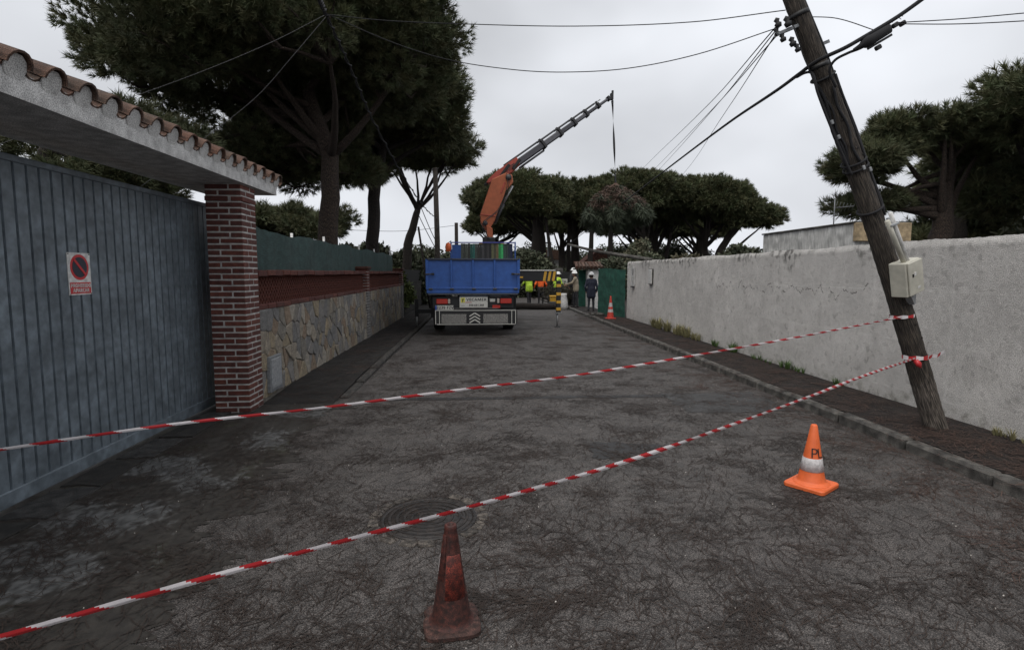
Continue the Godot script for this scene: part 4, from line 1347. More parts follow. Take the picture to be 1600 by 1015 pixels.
func build_cones() -> void:
	var flat := Basis(Vector3.RIGHT, -PI / 2)
	# clean orange cone
	var c := thing("traffic_cone", "clean bright orange cone with white band, marked with two black letters", "traffic cone", Vector3(2.555, 0.006, -4.03), 0.62, "traffic cones")
	var st := begin()
	prism(st, rounded(0.15, 0.15, 0.03), 0, 0.03, flat, Vector3.ZERO, 0.008)
	part(c, "base", done(st), M.cone)
	var prof := func(y: float) -> float: return lerpf(0.098, 0.022, (y - 0.04) / 0.445)
	var b1 := begin(true)
	lathe(b1, [Vector2(0.13, 0.031), Vector2(0.118, 0.042), Vector2(0.104, 0.046), Vector2(0.0975, 0.055), Vector2(prof.call(0.13), 0.13)], 32)
	lathe(b1, [Vector2(prof.call(0.23), 0.23), Vector2(prof.call(0.475), 0.475), Vector2(0.018, 0.484), Vector2(0.013, 0.484), Vector2(0.012, 0.40), Vector2(0.0, 0.40)], 32)
	part(c, "body", done(b1), M.cone)
	var b2 := begin(true)
	lathe(b2, [Vector2(prof.call(0.13), 0.13), Vector2(prof.call(0.13) + 0.002, 0.131), Vector2(prof.call(0.23) + 0.002, 0.229), Vector2(prof.call(0.23), 0.23)], 32)
	part(c, "white_band", done(b2), M.cone_white)
	var slope := atan(0.076 / 0.445)
	for q in [["P", 0.30], ["L", -0.32]]:
		var y := 0.272
		var r: float = prof.call(y) + 0.0012
		var a: float = -0.62 - q[1] * 1.15 - 0.05
		var tx := part(c, "letter", text_mesh(q[0], 0.095, 0.002, 400), M.black)
		tx.transform = Transform3D(Basis(Vector3.UP, a) * Basis(Vector3.RIGHT, -slope), Vector3(sin(a) * r, y, cos(a) * r))
	# battered dark cone in the foreground
	var o := thing("traffic_cone", "battered dirty dark red cone with notched base in the foreground", "traffic cone", Vector3(-0.14, 0.004, -2.49), 0.12, "traffic cones")
	var pg := PackedVector2Array()
	for k in 64:
		var a := TAU * k / 64
		var rr := 0.132 / pow(pow(absf(cos(a)), 5) + pow(absf(sin(a)), 5), 0.2)
		for n in [[2.75, 0.3, 0.016], [0.1, 0.18, 0.008], [3.6, 0.2, 0.006]]:
			rr -= n[2] * exp(-pow(angle_difference(a, n[0]) / n[1] * 2.0, 2))
		pg.append(Vector2(cos(a) * rr, sin(a) * rr * 0.98))
	var ob := begin()
	prism(ob, pg, 0, 0.026, flat, Vector3.ZERO, 0.009)
	part(o, "base", done(ob), M.cone_old_base)
	var pf := func(y: float) -> float: return lerpf(0.09, 0.027, (y - 0.03) / 0.45)
	var bb := begin(true)
	lathe(bb, [Vector2(0.108, 0.0255), Vector2(0.096, 0.032), Vector2(0.0905, 0.045), Vector2(pf.call(0.2), 0.2), Vector2(pf.call(0.38), 0.38)], 36)
	part(o, "body", done(bb), M.cone_old)
	var bt := begin(true)
	lathe(bt, [Vector2(pf.call(0.38), 0.38), Vector2(pf.call(0.455), 0.455), Vector2(0.0285, 0.47), Vector2(0.028, 0.482), Vector2(0.024, 0.487), Vector2(0.015, 0.485), Vector2(0.013, 0.42), Vector2(0.0, 0.42)], 28)
	part(o, "tip", done(bt), M.cone_old_tip)
	var sl := begin(true)
	lathe(sl, [Vector2(pf.call(0.155), 0.155), Vector2(pf.call(0.155) + 0.0025, 0.157), Vector2(pf.call(0.355) + 0.0025, 0.353), Vector2(pf.call(0.355), 0.355)], 18, 0.55, 2.05)
	part(o, "torn_sleeve", done(sl), M.cone_sleeve)
	var fl := begin(true)
	lathe(fl, [Vector2(pf.call(0.235), 0.235), Vector2(pf.call(0.25) + 0.003, 0.25), Vector2(pf.call(0.44) + 0.003, 0.44), Vector2(pf.call(0.445), 0.445)], 8, 2.2, 2.95)
	part(o, "torn_sleeve", done(fl), M.cone_old_tip)
	var wl := begin(true)
	lathe(wl, [Vector2(pf.call(0.27) + 0.003, 0.27), Vector2(pf.call(0.35) + 0.004, 0.35)], 3, 2.95, 3.15)
	part(o, "white_remnant", done(wl), M.cone_white)
	# tall cone by the green netting
	var f := thing("traffic_cone", "tall red cone with two white bands beside the green netting", "traffic cone", Vector3(4.36, 0.105, -18.3), 0.2, "traffic cones")
	var fb := begin()
	prism(fb, rounded(0.15, 0.15, 0.03), 0, 0.03, flat, Vector3.ZERO, 0.01)
	part(f, "base", done(fb), M.cone_red)
	var q := func(y: float) -> float: return lerpf(0.115, 0.022, (y - 0.03) / 0.72)
	for band in [[0.03, 0.22, 0], [0.22, 0.32, 1], [0.32, 0.4, 0], [0.4, 0.53, 1], [0.53, 0.7, 0]]:
		var s2 := begin(true)
		lathe(s2, [Vector2(q.call(band[0]), band[0]), Vector2(q.call(band[1]), band[1])], 20)
		part(f, "white_band" if band[2] else "body", done(s2), M.cone_white if band[2] else M.cone_red)
	var tp := begin(true)
	lathe(tp, [Vector2(q.call(0.7), 0.7), Vector2(0.024, 0.75), Vector2(0.0, 0.755)], 16)
	part(f, "tip", done(tp), M.cone_red)

func build_manhole() -> void:
	var c := Vector3(-0.35, 0, -3.64)
	var m := thing("manhole", "round iron manhole cover ringed with pale stone setts in the road", "manhole cover", c)
	var st := begin(true)
	lathe(st, [Vector2(0.0, 0.007), Vector2(0.29, 0.007), Vector2(0.295, 0.003), Vector2(0.295, -0.02)], 40)
	part(m, "cover", done(st), M.cast_iron)
	var rd := begin()
	for k in 5:
		lathe(rd, [Vector2(0.05 + 0.05 * k, 0.006), Vector2(0.052 + 0.05 * k, 0.012), Vector2(0.068 + 0.05 * k, 0.012), Vector2(0.07 + 0.05 * k, 0.006)], 36)
	part(m, "raised_ring", done(rd), M.cast_iron)
	var fr := begin(true)
	lathe(fr, [Vector2(0.295, 0.004), Vector2(0.3, 0.009), Vector2(0.32, 0.009), Vector2(0.324, 0.003)], 40)
	part(m, "frame", done(fr), M.cast_iron)
	rng.seed = 23
	var n := 17
	for k in n:
		if k in [3, 13]: continue
		var a := TAU * (k + rng.randfn() * 0.06) / n
		var s := begin()
		var pg := PackedVector2Array()
		for q in [[-0.5, -0.5], [0.5, -0.5], [0.56, 0.1], [0.5, 0.5], [-0.1, 0.55], [-0.56, 0.45]]:
			pg.append(Vector2(q[0] * 0.098 + rng.randfn() * 0.006, q[1] * 0.068 + rng.randfn() * 0.005))
		prism(s, pg, -0.03, 0.006 + rng.randf() * 0.006, Basis(Vector3.RIGHT, -PI / 2), Vector3.ZERO, 0.005)
		var o := part(m, "sett", done(s), M.sett if rng.randf() < 0.7 else M.sett_dark)
		o.transform = Transform3D(Basis(Vector3.UP, PI / 2 - a), Vector3(cos(a) * 0.365, 0, sin(a) * 0.365))

# ---------------------------------------------------------------- crane truck
func beam_between(st: SurfaceTool, a: Vector3, b: Vector3, w: float, h: float, ch := 0.012) -> void:
	var y := (b - a).normalized()
	var z := Vector3(0, 0, 1)
	z = (z - y * z.dot(y)).normalized()
	cbox(st, (a + b) * 0.5, Vector3(h, (b - a).length(), w), ch, Basis(y.cross(z), y, z))

func build_truck() -> void:
	var B := Vector3(-0.165, 0, -14.4)
	var t := thing("crane_truck", "blue dropside truck with orange loading crane parked in the road", "truck", B)
	# tailgate: frame, four panels, posts, hinges, latches
	var tg := part(t, "tailgate", box_mesh(Vector3(0, 1.61, -0.03), Vector3(2.36, 0.74, 0.03)), M.truck_blue)
	for x in [-1.17, -0.555, 0.0, 0.555, 1.17]:
		part(tg, "post", box_mesh(Vector3(x, 1.60, 0.005), Vector3(0.075 if absf(x) > 1 else 0.05, 0.78, 0.05), 0.008), M.truck_blue)
	part(tg, "top_rail", box_mesh(Vector3(0, 1.975, 0.0), Vector3(2.4, 0.05, 0.06), 0.01), M.truck_edge)
	part(tg, "bottom_rail", box_mesh(Vector3(0, 1.235, 0.002), Vector3(2.4, 0.05, 0.05), 0.01), M.truck_blue)
	part(t, "bed_sill", box_mesh(Vector3(0, 1.155, -0.03), Vector3(2.38, 0.10, 0.09), 0.012), M.truck_blue)
	part(t, "bed_edge", box_mesh(Vector3(0, 1.085, -0.03), Vector3(2.32, 0.035, 0.1), 0.006), M.truck_grey)
	for x in [-1.08, -0.54, 0.02, 0.56, 1.1]:
		part(tg, "hinge", box_mesh(Vector3(x, 1.22, 0.035), Vector3(0.10, 0.045, 0.04), 0.008), M.grey_dark)
	for x in [-1.1, 1.1]:
		var la := part(tg, "latch", box_mesh(Vector3(x, 1.60, 0.045), Vector3(0.22, 0.035, 0.03), 0.006), M.grey_dark)
		part(la, "handle", box_mesh(Vector3(x * 0.93, 1.60, 0.065), Vector3(0.08, 0.055, 0.02), 0.006), M.black)
	# bed floor and side gates
	part(t, "bed_floor", box_mesh(Vector3(0, 1.14, -2.1), Vector3(2.32, 0.06, 3.9)), M.truck_grey)
	for s in [-1.0, 1.0]:
		part(t, "side_gate", box_mesh(Vector3(1.185 * s, 1.57, -2.07), Vector3(0.035, 0.80, 3.9), 0.008), M.truck_blue)
	# headboard with a rack of coloured boards
	var hb := part(t, "headboard", box_mesh(Vector3(0.23, 1.62, -3.6), Vector3(2.1, 0.95, 0.04)), M.truck_blue)
	for x in [-0.73, 1.31]:
		part(hb, "rack_post", box_mesh(Vector3(x, 2.2, -3.5), Vector3(0.045, 0.82, 0.05), 0.006), M.truck_blue)
	part(hb, "rack_rail", box_mesh(Vector3(0.29, 2.585, -3.5), Vector3(2.04, 0.035, 0.05), 0.006), M.rail_violet)
	part(hb, "rack_panel", box_mesh(Vector3(-0.56, 2.22, -3.52), Vector3(0.28, 0.6, 0.03), 0.004), M.truck_blue)
	var cols := [[.09, .10, .075], [.06, .065, .05], [.10, .11, .085], [.05, .05, .04], [.02, .11, .085], [.03, .16, .13], [.07, .085, .07], [.05, .045, .04], [.035, .035, .035], [.09, .085, .085], [.03, .03, .03], [.06, .055, .055], [.025, .025, .025], [.17, .17, .08], [.09, .09, .05], [.2, .14, .07], [.03, .30, .08], [.06, .55, .16], [.05, .09, .07], [.035, .06, .05], [.02, .03, .05], [.012, .02, .07]]
	rng.seed = 3
	for k in cols.size():
		var c: Array = cols[k]
		var o := part(hb, "board", box_mesh(Vector3(-0.385 + 0.075 * k, 2.21, -3.53 + rng.randfn() * 0.006), Vector3(0.0735, 0.69 + rng.randfn() * 0.012, 0.025), 0.004), grained(lin(c[0], c[1], c[2]), 0.6, "soft", 2.0))
	# chassis, axle, wheels
	for s in [-1.0, 1.0]:
		part(t, "chassis_rail", box_mesh(Vector3(0.42 * s, 0.86, -3.3), Vector3(0.08, 0.24, 6.4), 0.01), M.black)
	part(t, "cross_member", box_mesh(Vector3(0, 0.86, -0.12), Vector3(2.0, 0.2, 0.08), 0.01), M.black)
	for z in [-1.9, -5.6]:
		part(t, "axle", tube_mesh([Vector3(-1.0, 0.5, z), Vector3(1.0, 0.5, z)], [0.09, 0.09], 10), M.black)
		for s in [-1.0, 1.0]:
			var wx: float = s
			var wst := begin(true)
			lathe(wst, [Vector2(0.0, -0.13), Vector2(0.27, -0.15), Vector2(0.3, -0.16), Vector2(0.46, -0.15), Vector2(0.49, -0.11), Vector2(0.49, 0.11), Vector2(0.46, 0.15), Vector2(0.3, 0.16), Vector2(0.27, 0.15), Vector2(0.0, 0.13)], 28)
			var w := part(t, "wheel", done(wst), M.rubber, Vector3(wx, 0.49, z))
			w.rotation.z = PI / 2
			var rst := begin(true)
			lathe(rst, [Vector2(0.0, -0.155), Vector2(0.25, -0.165), Vector2(0.25, 0.165), Vector2(0.0, 0.155)], 20)
			part(w, "rim", done(rst), M.grey_metal)
	for s in [-1.0, 1.0]:
		part(t, "mudflap", box_mesh(Vector3(0.98 * s, 0.72, -1.2), Vector3(0.42, 0.66, 0.02), 0.004), M.rubber)
	# bumper: black plate, pale outline, chevrons, worn reflective plates
	var bp := part(t, "bumper", box_mesh(Vector3(0.065, 0.485, -0.06), Vector3(2.16, 0.41, 0.10), 0.03), M.black)
	var ol := begin()
	for q in [[0.065, 0.665, 2.08, 0.016], [0.065, 0.305, 2.02, 0.016], [-0.97, 0.485, 0.018, 0.36], [1.10, 0.485, 0.018, 0.36], [-0.87, 0.485, 0.016, 0.35], [1.0, 0.485, 0.016, 0.35]]:
		box(ol, Vector3(q[0], q[1], -0.006 + 0.0007 * q[2]), Vector3(q[2], q[3], 0.012))
	part(bp, "outline", done(ol), M.trim_white)
	for k in 3:
		var st := begin()
		for s in [-1.0, 1.0]:
			box(st, Vector3(0.04 + 0.07 * s, 0.385 + 0.085 * k, -0.006 + 0.001 * s), Vector3(0.16, 0.03, 0.012), Basis(Vector3(0, 0, 1), -0.55 * s))
		part(bp, "chevron", done(st), M.trim_white)
	for x in [-0.50, 0.58]:
		part(bp, "reflective_plate", box_mesh(Vector3(x, 0.45, -0.008), Vector3(0.64, 0.24, 0.012), 0.003), M.worn_plate)
	# lights, number plate, company board
	for q in [[-0.80, 0.895, 0.29, 0], [0.85, 0.905, 0.29, 1]]:
		var l := part(t, "rear_light", box_mesh(Vector3(q[0], q[1], -0.05), Vector3(q[2], 0.13, 0.07), 0.012), M.glass_red)
		part(l, "lens", box_mesh(Vector3(q[0] + (0.18 if q[3] == 0 else -0.2), q[1] + 0.005, -0.05), Vector3(0.06, 0.12, 0.07), 0.01), M.lens_white)
	part(t, "light_bar", box_mesh(Vector3(0, 0.87, -0.11), Vector3(2.1, 0.3, 0.05), 0.01), M.black)
	var np := part(t, "number_plate", box_mesh(Vector3(-0.745, 0.738, -0.02), Vector3(0.47, 0.115, 0.012), 0.003), M.trim_white)
	part(np, "blue_strip", box_mesh(Vector3(-0.957, 0.738, -0.0125), Vector3(0.045, 0.11, 0.003)), M.plate_blue)
	part(np, "lettering", text_mesh("2239 FZV", 0.105, 0.003, 600), M.black, Vector3(-0.725, 0.738, -0.0125))
	var bd := part(t, "company_board", box_mesh(Vector3(0.012, 0.873, -0.015), Vector3(0.725, 0.268, 0.02), 0.004), M.trim_white)
	part(bd, "lettering", text_mesh("VECAMER", 0.125, 0.003, 900), M.black, Vector3(0.085, 0.945, -0.003)).scale = Vector3(0.92, 0.8, 1)
	part(bd, "lettering", text_mesh("956 681 398", 0.07, 0.003, 800), M.black, Vector3(0.085, 0.80, -0.003))
	part(bd, "print_line", box_mesh(Vector3(-0.12, 0.874, -0.0035), Vector3(0.16, 0.014, 0.003)), M.red_paint)
	part(bd, "print_line", box_mesh(Vector3(-0.26, 0.79, -0.0035), Vector3(0.09, 0.012, 0.003)), M.grey_metal)
	part(bd, "logo", box_mesh(Vector3(-0.265, 0.93, -0.0035), Vector3(0.11, 0.13, 0.004)), M.logo_yellow)
	var lg := begin()
	prism(lg, PackedVector2Array([Vector2(-0.02, -0.05), Vector2(0.0, -0.055), Vector2(0.012, -0.01), Vector2(0.03, 0.035), Vector2(0.012, 0.05), Vector2(0.0, 0.02), Vector2(-0.018, 0.045), Vector2(-0.03, 0.03), Vector2(-0.012, -0.01)]), 0.0, 0.003, Basis.IDENTITY, Vector3(-0.265, 0.93, -0.0012))
	part(bd, "emblem", done(lg), M.logo_olive)
	part(t, "board_bracket", box_mesh(Vector3(0.012, 1.035, -0.03), Vector3(0.72, 0.055, 0.03), 0.004), M.truck_grey)
	part(t, "label_plate", box_mesh(Vector3(0.50, 0.925, -0.075), Vector3(0.14, 0.08, 0.02), 0.003), M.trim_white)
	part(t, "lamp_tube", box_mesh(Vector3(0.67, 1.045, -0.05), Vector3(0.55, 0.035, 0.04), 0.006), M.truck_grey)
	part(t, "side_reflector", box_mesh(Vector3(0.60, 0.76, -0.075), Vector3(0.2, 0.08, 0.02), 0.003), M.glass_red)
	# cab ahead of the crane
	var cs := begin()
	prism(cs, PackedVector2Array([Vector2(-6.75, 0.55), Vector2(-4.85, 0.55), Vector2(-4.85, 2.5), Vector2(-6.2, 2.55), Vector2(-6.7, 1.6)]), -1.0, 1.0, Basis(Vector3(0, 0, 1), Vector3(0, 1, 0), Vector3(-1, 0, 0)), Vector3(0.27, 0, 0), 0.0)
	var cab := part(t, "cab", done(cs), M.trim_white)
	part(cab, "rear_window", box_mesh(Vector3(0.27, 2.05, -4.845), Vector3(1.5, 0.5, 0.012)), M.glass_dark)
	for s in [-1.0, 1.0]:
		part(cab, "side_window", box_mesh(Vector3(0.27 + 1.003 * s, 2.0, -5.7), Vector3(0.012, 0.55, 0.75)), M.glass_dark)
		part(cab, "mirror", box_mesh(Vector3(0.27 + 1.1 * s, 1.9, -6.3), Vector3(0.18, 0.4, 0.06), 0.02), M.black)
	# stabiliser beams with hydraulic legs
	var sb := part(t, "stabiliser_beam", box_mesh(Vector3(1.42, 1.53, -2.25), Vector3(2.1, 0.30, 0.2), 0.015), M.black)
	part(sb, "cover_strip", box_mesh(Vector3(1.55, 1.70, -2.25), Vector3(1.75, 0.035, 0.24), 0.006), M.trim_white)
	for k in 3:
		var st := begin()
		prism(st, PackedVector2Array([Vector2(0, 0), Vector2(0.075, 0), Vector2(0.125, 0.285), Vector2(0.05, 0.285)]), 0.0, 0.006, Basis.IDENTITY, Vector3(2.05 + 0.135 * k, 1.388, -2.151))
		part(sb, "warning_stripe", done(st), M.yellow)
	part(sb, "label_plate", box_mesh(Vector3(1.38, 1.50, -2.147), Vector3(0.16, 0.05, 0.006)), M.yellow)
	var lg2 := part(t, "stabiliser_leg", box_mesh(Vector3(2.53, 0.92, -2.2), Vector3(0.13, 0.96, 0.13), 0.01), M.black)
	for y in [1.25, 1.0, 0.76, 0.55]:
		part(lg2, "warning_band", box_mesh(Vector3(2.53, y, -2.2), Vector3(0.136, 0.1, 0.136), 0.01), M.yellow)
	part(lg2, "collar", box_mesh(Vector3(2.53, 0.43, -2.2), Vector3(0.19, 0.035, 0.19), 0.008), M.grey_metal)
	part(lg2, "piston", tube_mesh([Vector3(2.5, 0.45, -2.2), Vector3(2.5, 0.02, -2.2)], [0.03, 0.03], 12), M.steel)
	part(lg2, "foot", tube_mesh([Vector3(2.5, 0.03, -2.2), Vector3(2.5, 0.0, -2.2)], [0.07, 0.09], 14), M.black)
	part(t, "stabiliser_beam", box_mesh(Vector3(-1.35, 0.50, -2.25), Vector3(0.75, 0.12, 0.14), 0.012), M.black)
	var ll := part(t, "stabiliser_leg", box_mesh(Vector3(-1.70, 0.6, -2.25), Vector3(0.10, 0.52, 0.10), 0.01), M.black)
	part(ll, "piston", tube_mesh([Vector3(-1.7, 0.4, -2.25), Vector3(-1.7, 0.02, -2.25)], [0.025, 0.025], 12), M.steel)
	part(ll, "foot", tube_mesh([Vector3(-1.7, 0.03, -2.25), Vector3(-1.7, 0.0, -2.25)], [0.07, 0.09], 14), M.black)
	# crane: base, column, main arm, folding arm, telescopes, rams  (world coordinates below)
	var W := func(o: SurfaceTool, name_: String, m: Material, par: Node3D) -> MeshInstance3D: return part(par, name_, done(o), m, Vector3.ZERO, true)
	var s0 := begin()
	cbox(s0, Vector3(0.35, 1.7, -18.75), Vector3(0.85, 1.5, 0.62), 0.03)
	cbox(s0, Vector3(0.32, 2.62, -18.75), Vector3(0.42, 0.36, 0.5), 0.04)
	var cb: MeshInstance3D = W.call(s0, "crane_base", M.black, t)
	for x in [0.05, 0.75]:
		var kb := begin(true)
		lathe(kb, [Vector2(0.0, 0.0), Vector2(0.05, 0.0), Vector2(0.06, 0.05), Vector2(0.04, 0.1), Vector2(0.0, 0.11)], 12, 0, TAU, Vector3(x, 2.52, -18.4))
		W.call(kb, "beacon", M.yellow, cb)
	var s1 := begin()
	# column and main arm profile seen from behind
	prism(s1, PackedVector2Array([Vector2(0.27, 2.6), Vector2(0.47, 2.6), Vector2(0.44, 3.1), Vector2(0.24, 3.2)]), -19.0, -18.62, Basis.IDENTITY, Vector3.ZERO, 0.02)
	var col: MeshInstance3D = W.call(s1, "column", M.orange, t)
	var s2 := begin()
	prism(s2, PackedVector2Array([Vector2(0.03, 3.54), Vector2(0.05, 3.28), Vector2(0.2, 3.04), Vector2(0.34, 3.06), Vector2(0.53, 3.38), Vector2(0.56, 3.5), Vector2(0.92, 4.38), Vector2(1.13, 4.62), Vector2(1.1, 4.84), Vector2(0.9, 4.92), Vector2(0.43, 4.70)]), -19.08, -18.7, Basis.IDENTITY, Vector3.ZERO, 0.03)
	var arm: MeshInstance3D = W.call(s2, "main_arm", M.orange, t)
	var s3 := begin()
	beam_between(s3, Vector3(0.06, 3.55, -18.69), Vector3(0.54, 3.5, -18.69), 0.02, 0.03, 0.005)
	beam_between(s3, Vector3(0.72, 4.25, -18.69), Vector3(0.86, 4.6, -18.69), 0.02, 0.05, 0.005)
	W.call(s3, "weld_rib", M.red_paint, arm)
	for q in [[0.2, 3.26, 0.085], [0.98, 4.76, 0.1]]:
		W.call((func() -> SurfaceTool:
			var z := begin(true)
			tube(z, [Vector3(q[0], q[1], -19.12), Vector3(q[0], q[1], -18.65)], [q[2], q[2]], 16)
			return z).call(), "pivot", M.grey_dark, arm)
	var s4 := begin(true)
	tube(s4, V([0.52, 3.3, -19.15, 0.82, 3.95, -19.15]), [0.06, 0.06], 10)
	W.call(s4, "ram_barrel", M.grey_dark, arm)
	var s5 := begin(true)
	tube(s5, V([0.82, 3.95, -19.15, 1.14, 4.55, -19.15]), [0.035, 0.035], 10)
	W.call(s5, "ram_rod", M.steel, arm)
	# folding arm
	var A := Vector3(0.62, 4.82, -19.1)
	var T := Vector3(4.80, 7.97, -20.6)
	var dirv := (T - A).normalized()
	var nrm := Vector3(0, 0, 1).cross(dirv).normalized()
	var s6 := begin()
	var fa := Basis(Vector3(dirv.x, dirv.y, 0).normalized(), Vector3(-dirv.y, dirv.x, 0).normalized(), Vector3(0, 0, 1))
	prism(s6, PackedVector2Array([Vector2(-0.42, 0.06), Vector2(-0.36, 0.0), Vector2(0.1, -0.13), Vector2(0.5, -0.17), Vector2(0.86, -0.11), Vector2(0.9, 0.13), Vector2(0.1, 0.16), Vector2(-0.3, 0.12)]), -0.19, 0.19, fa, A, 0.02)
	var ja: MeshInstance3D = W.call(s6, "folding_arm", M.red_paint, t)
	var tip := begin()
	prism(tip, PackedVector2Array([Vector2(-0.52, 0.06), Vector2(-0.4, 0.0), Vector2(-0.34, 0.06), Vector2(-0.4, 0.11)]), -0.12, 0.12, fa, A, 0.01)
	W.call(tip, "end_cap", M.black, ja)
	var link := begin()
	beam_between(link, A + fa * Vector3(-0.05, -0.1, 0.22), A + fa * Vector3(0.55, 0.08, 0.22), 0.05, 0.09)
	beam_between(link, A + fa * Vector3(0.55, -0.12, 0.22), A + fa * Vector3(0.95, 0.0, 0.22), 0.05, 0.1)
	W.call(link, "link", M.black, ja)
	var len_ := (T - A).length()
	var cuts := [[0.8, 2.15, 0.22], [2.05, 2.95, 0.195], [2.85, 3.65, 0.17], [3.55, 4.25, 0.145], [4.15, 4.85, 0.12], [4.75, len_ - 0.02, 0.1]]
	for k in cuts.size():
		var q: Array = cuts[k]
		var st := begin()
		beam_between(st, A + dirv * q[0], A + dirv * q[1], q[2] * 0.85, q[2], 0.03)
		var sec: MeshInstance3D = W.call(st, "boom_section", M.boom_grey if k % 2 == 0 else M.boom_pale, t)
		var cl := begin()
		var e: float = q[1] - 0.06 if k < 5 else q[1] - 0.12
		beam_between(cl, A + dirv * (e - 0.05), A + dirv * (e + 0.05), q[2] + 0.06, q[2] + 0.07, 0.012)
		W.call(cl, "collar", M.black, sec)
		if k < 5:
			var r0 := begin(true)
			var o0: Vector3 = nrm * (q[2] * 0.5 + 0.085)
			tube(r0, [A + dirv * (q[0] - (0.35 if k == 0 else 0.1)) + o0, A + dirv * (q[1] - 0.15) + o0], [0.034, 0.034], 10)
			W.call(r0, "extension_ram", M.grey_dark, sec)
			var r1 := begin(true)
			tube(r1, [A + dirv * (q[1] - 0.15) + o0, A + dirv * (q[1] + 0.15) + o0], [0.02, 0.02], 8)
			W.call(r1, "ram_rod", M.steel, sec)
			var hb2 := begin()
			beam_between(hb2, A + dirv * (q[1] - 0.06), A + dirv * (q[1] - 0.06) + o0 * 1.25, 0.06, 0.09)
			W.call(hb2, "ram_bracket", M.black, sec)
	var un := begin(true)
	tube(un, [A + dirv * 0.85 - nrm * 0.17, A + dirv * 2.0 - nrm * 0.17], [0.035, 0.035], 8)
	W.call(un, "lower_ram", M.grey_dark, ja)
	for k in 2:
		var hs := begin(true)
		tube(hs, smooth_path(V([0.3 + 0.05 * k, 2.7, -18.5, 0.1 + 0.06 * k, 3.2, -18.45, 0.62 + 0.04 * k, 3.7, -18.62, 0.92 + 0.05 * k, 4.45, -18.6 - 0.03 * k, 0.95 + 0.07 * k, 5.02, -18.75, 1.3 + 0.06 * k, 5.35, -19.0]), 6), range(31).map(func(_i): return 0.011), 6)
		W.call(hs, "hose", M.black, arm)
	var hd := begin()
	cbox(hd, T + Vector3(0.02, 0.0, 0), Vector3(0.12, 0.24, 0.12), 0.02)
	cbox(hd, T + Vector3(0.05, 0.16, 0), Vector3(0.07, 0.12, 0.07), 0.01)
	W.call(hd, "boom_head", M.black, t)
	# fallen from nothing: strap and load
	var sp := thing("lifting_strap", "dark webbing strap hanging from the crane boom tip", "strap", T)
	var ss := begin()
	var prev := T + Vector3(0.04, -0.14, 0)
	for k in range(1, 17):
		var p := Vector3(4.85 + 0.17 * k / 16.0, 7.83 - 2.97 * k / 16.0, -20.6)
		var a := 0.5 + k * 0.35
		var u0 := Vector3(cos(a - 0.35), 0, sin(a - 0.35)) * 0.04
		var u1 := Vector3(cos(a), 0, sin(a)) * 0.04
		quad(ss, prev - u0, prev + u0, p + u1, p - u1)
		prev = p
	part(sp, "webbing", done(ss), M.black, Vector3.ZERO, true)
	part(sp, "shackle", box_mesh(Vector3(4.86, 7.78, -20.6), Vector3(0.06, 0.14, 0.05), 0.015), M.grey_dark, Vector3.ZERO, true)

func build_bundle() -> void:
	rng.seed = 202
	var top := Vector3(5.02, 4.86, -20.6)
	var b := thing("branch_bundle", "bundle of cut pine branches hanging from the crane strap", "branches", top)
	var xf := []
	var cols := []
	for k in 26:
		var a := TAU * k / 26.0 + rng.randf() * 0.3
		var reach := rng.randf_range(0.45, 1.2)
		var e := Vector3(cos(a) * reach * 1.0, -rng.randf_range(0.4, 1.15), sin(a) * reach * 0.6)
		if k in [0, 12, 13]: e = Vector3(signf(cos(a)) * 1.0, -0.8, 0.15)
		var mid := Vector3(e.x * 0.45, e.y * 0.38, e.z * 0.45) + rdir() * 0.08
		var st := begin(true)
		var pts := []
		var rr := []
		for q in 7:
			var u := q / 6.0
			pts.append(Vector3(0, 0.02, 0).lerp(mid, u).lerp(mid.lerp(e, u), u))
			rr.append(lerpf(0.05 if k in [0, 12, 13] else 0.028, 0.01, u))
		tube(st, pts, rr, 7, 0.08, k)
		for j in 5:
			var s: Vector3 = pts[2 + j % 5]
			var en := s + Vector3(rng.randfn() * 0.22, -rng.randf_range(0.2, 0.5), rng.randfn() * 0.2)
			tube(st, [s, s.lerp(en, 0.5) + rdir() * 0.05, en], [0.014, 0.01, 0.005], 5)
			for i in 42:
				var p := s.lerp(en, rng.randf()) + rdir() * 0.13
				var low := p.y < -0.75
				xf.append(Transform3D(aim(Vector3(rng.randfn() * 0.4, -1, rng.randfn() * 0.4), rng.randf_range(0.8, 1.3)), p))
				var t := rng.randf_range(0.7, 1.3)
				cols.append(Color(0.045 * t, 0.058 * t, 0.034 * t) if low or rng.randf() < 0.25 else Color(0.085 * t, 0.055 * t, 0.04 * t))
		part(b, "branch", done(st), M.cut_branch)
	multi(b, "needles", TX.tuft_mid, M.leaf, xf, cols).set_meta("kind", "stuff")

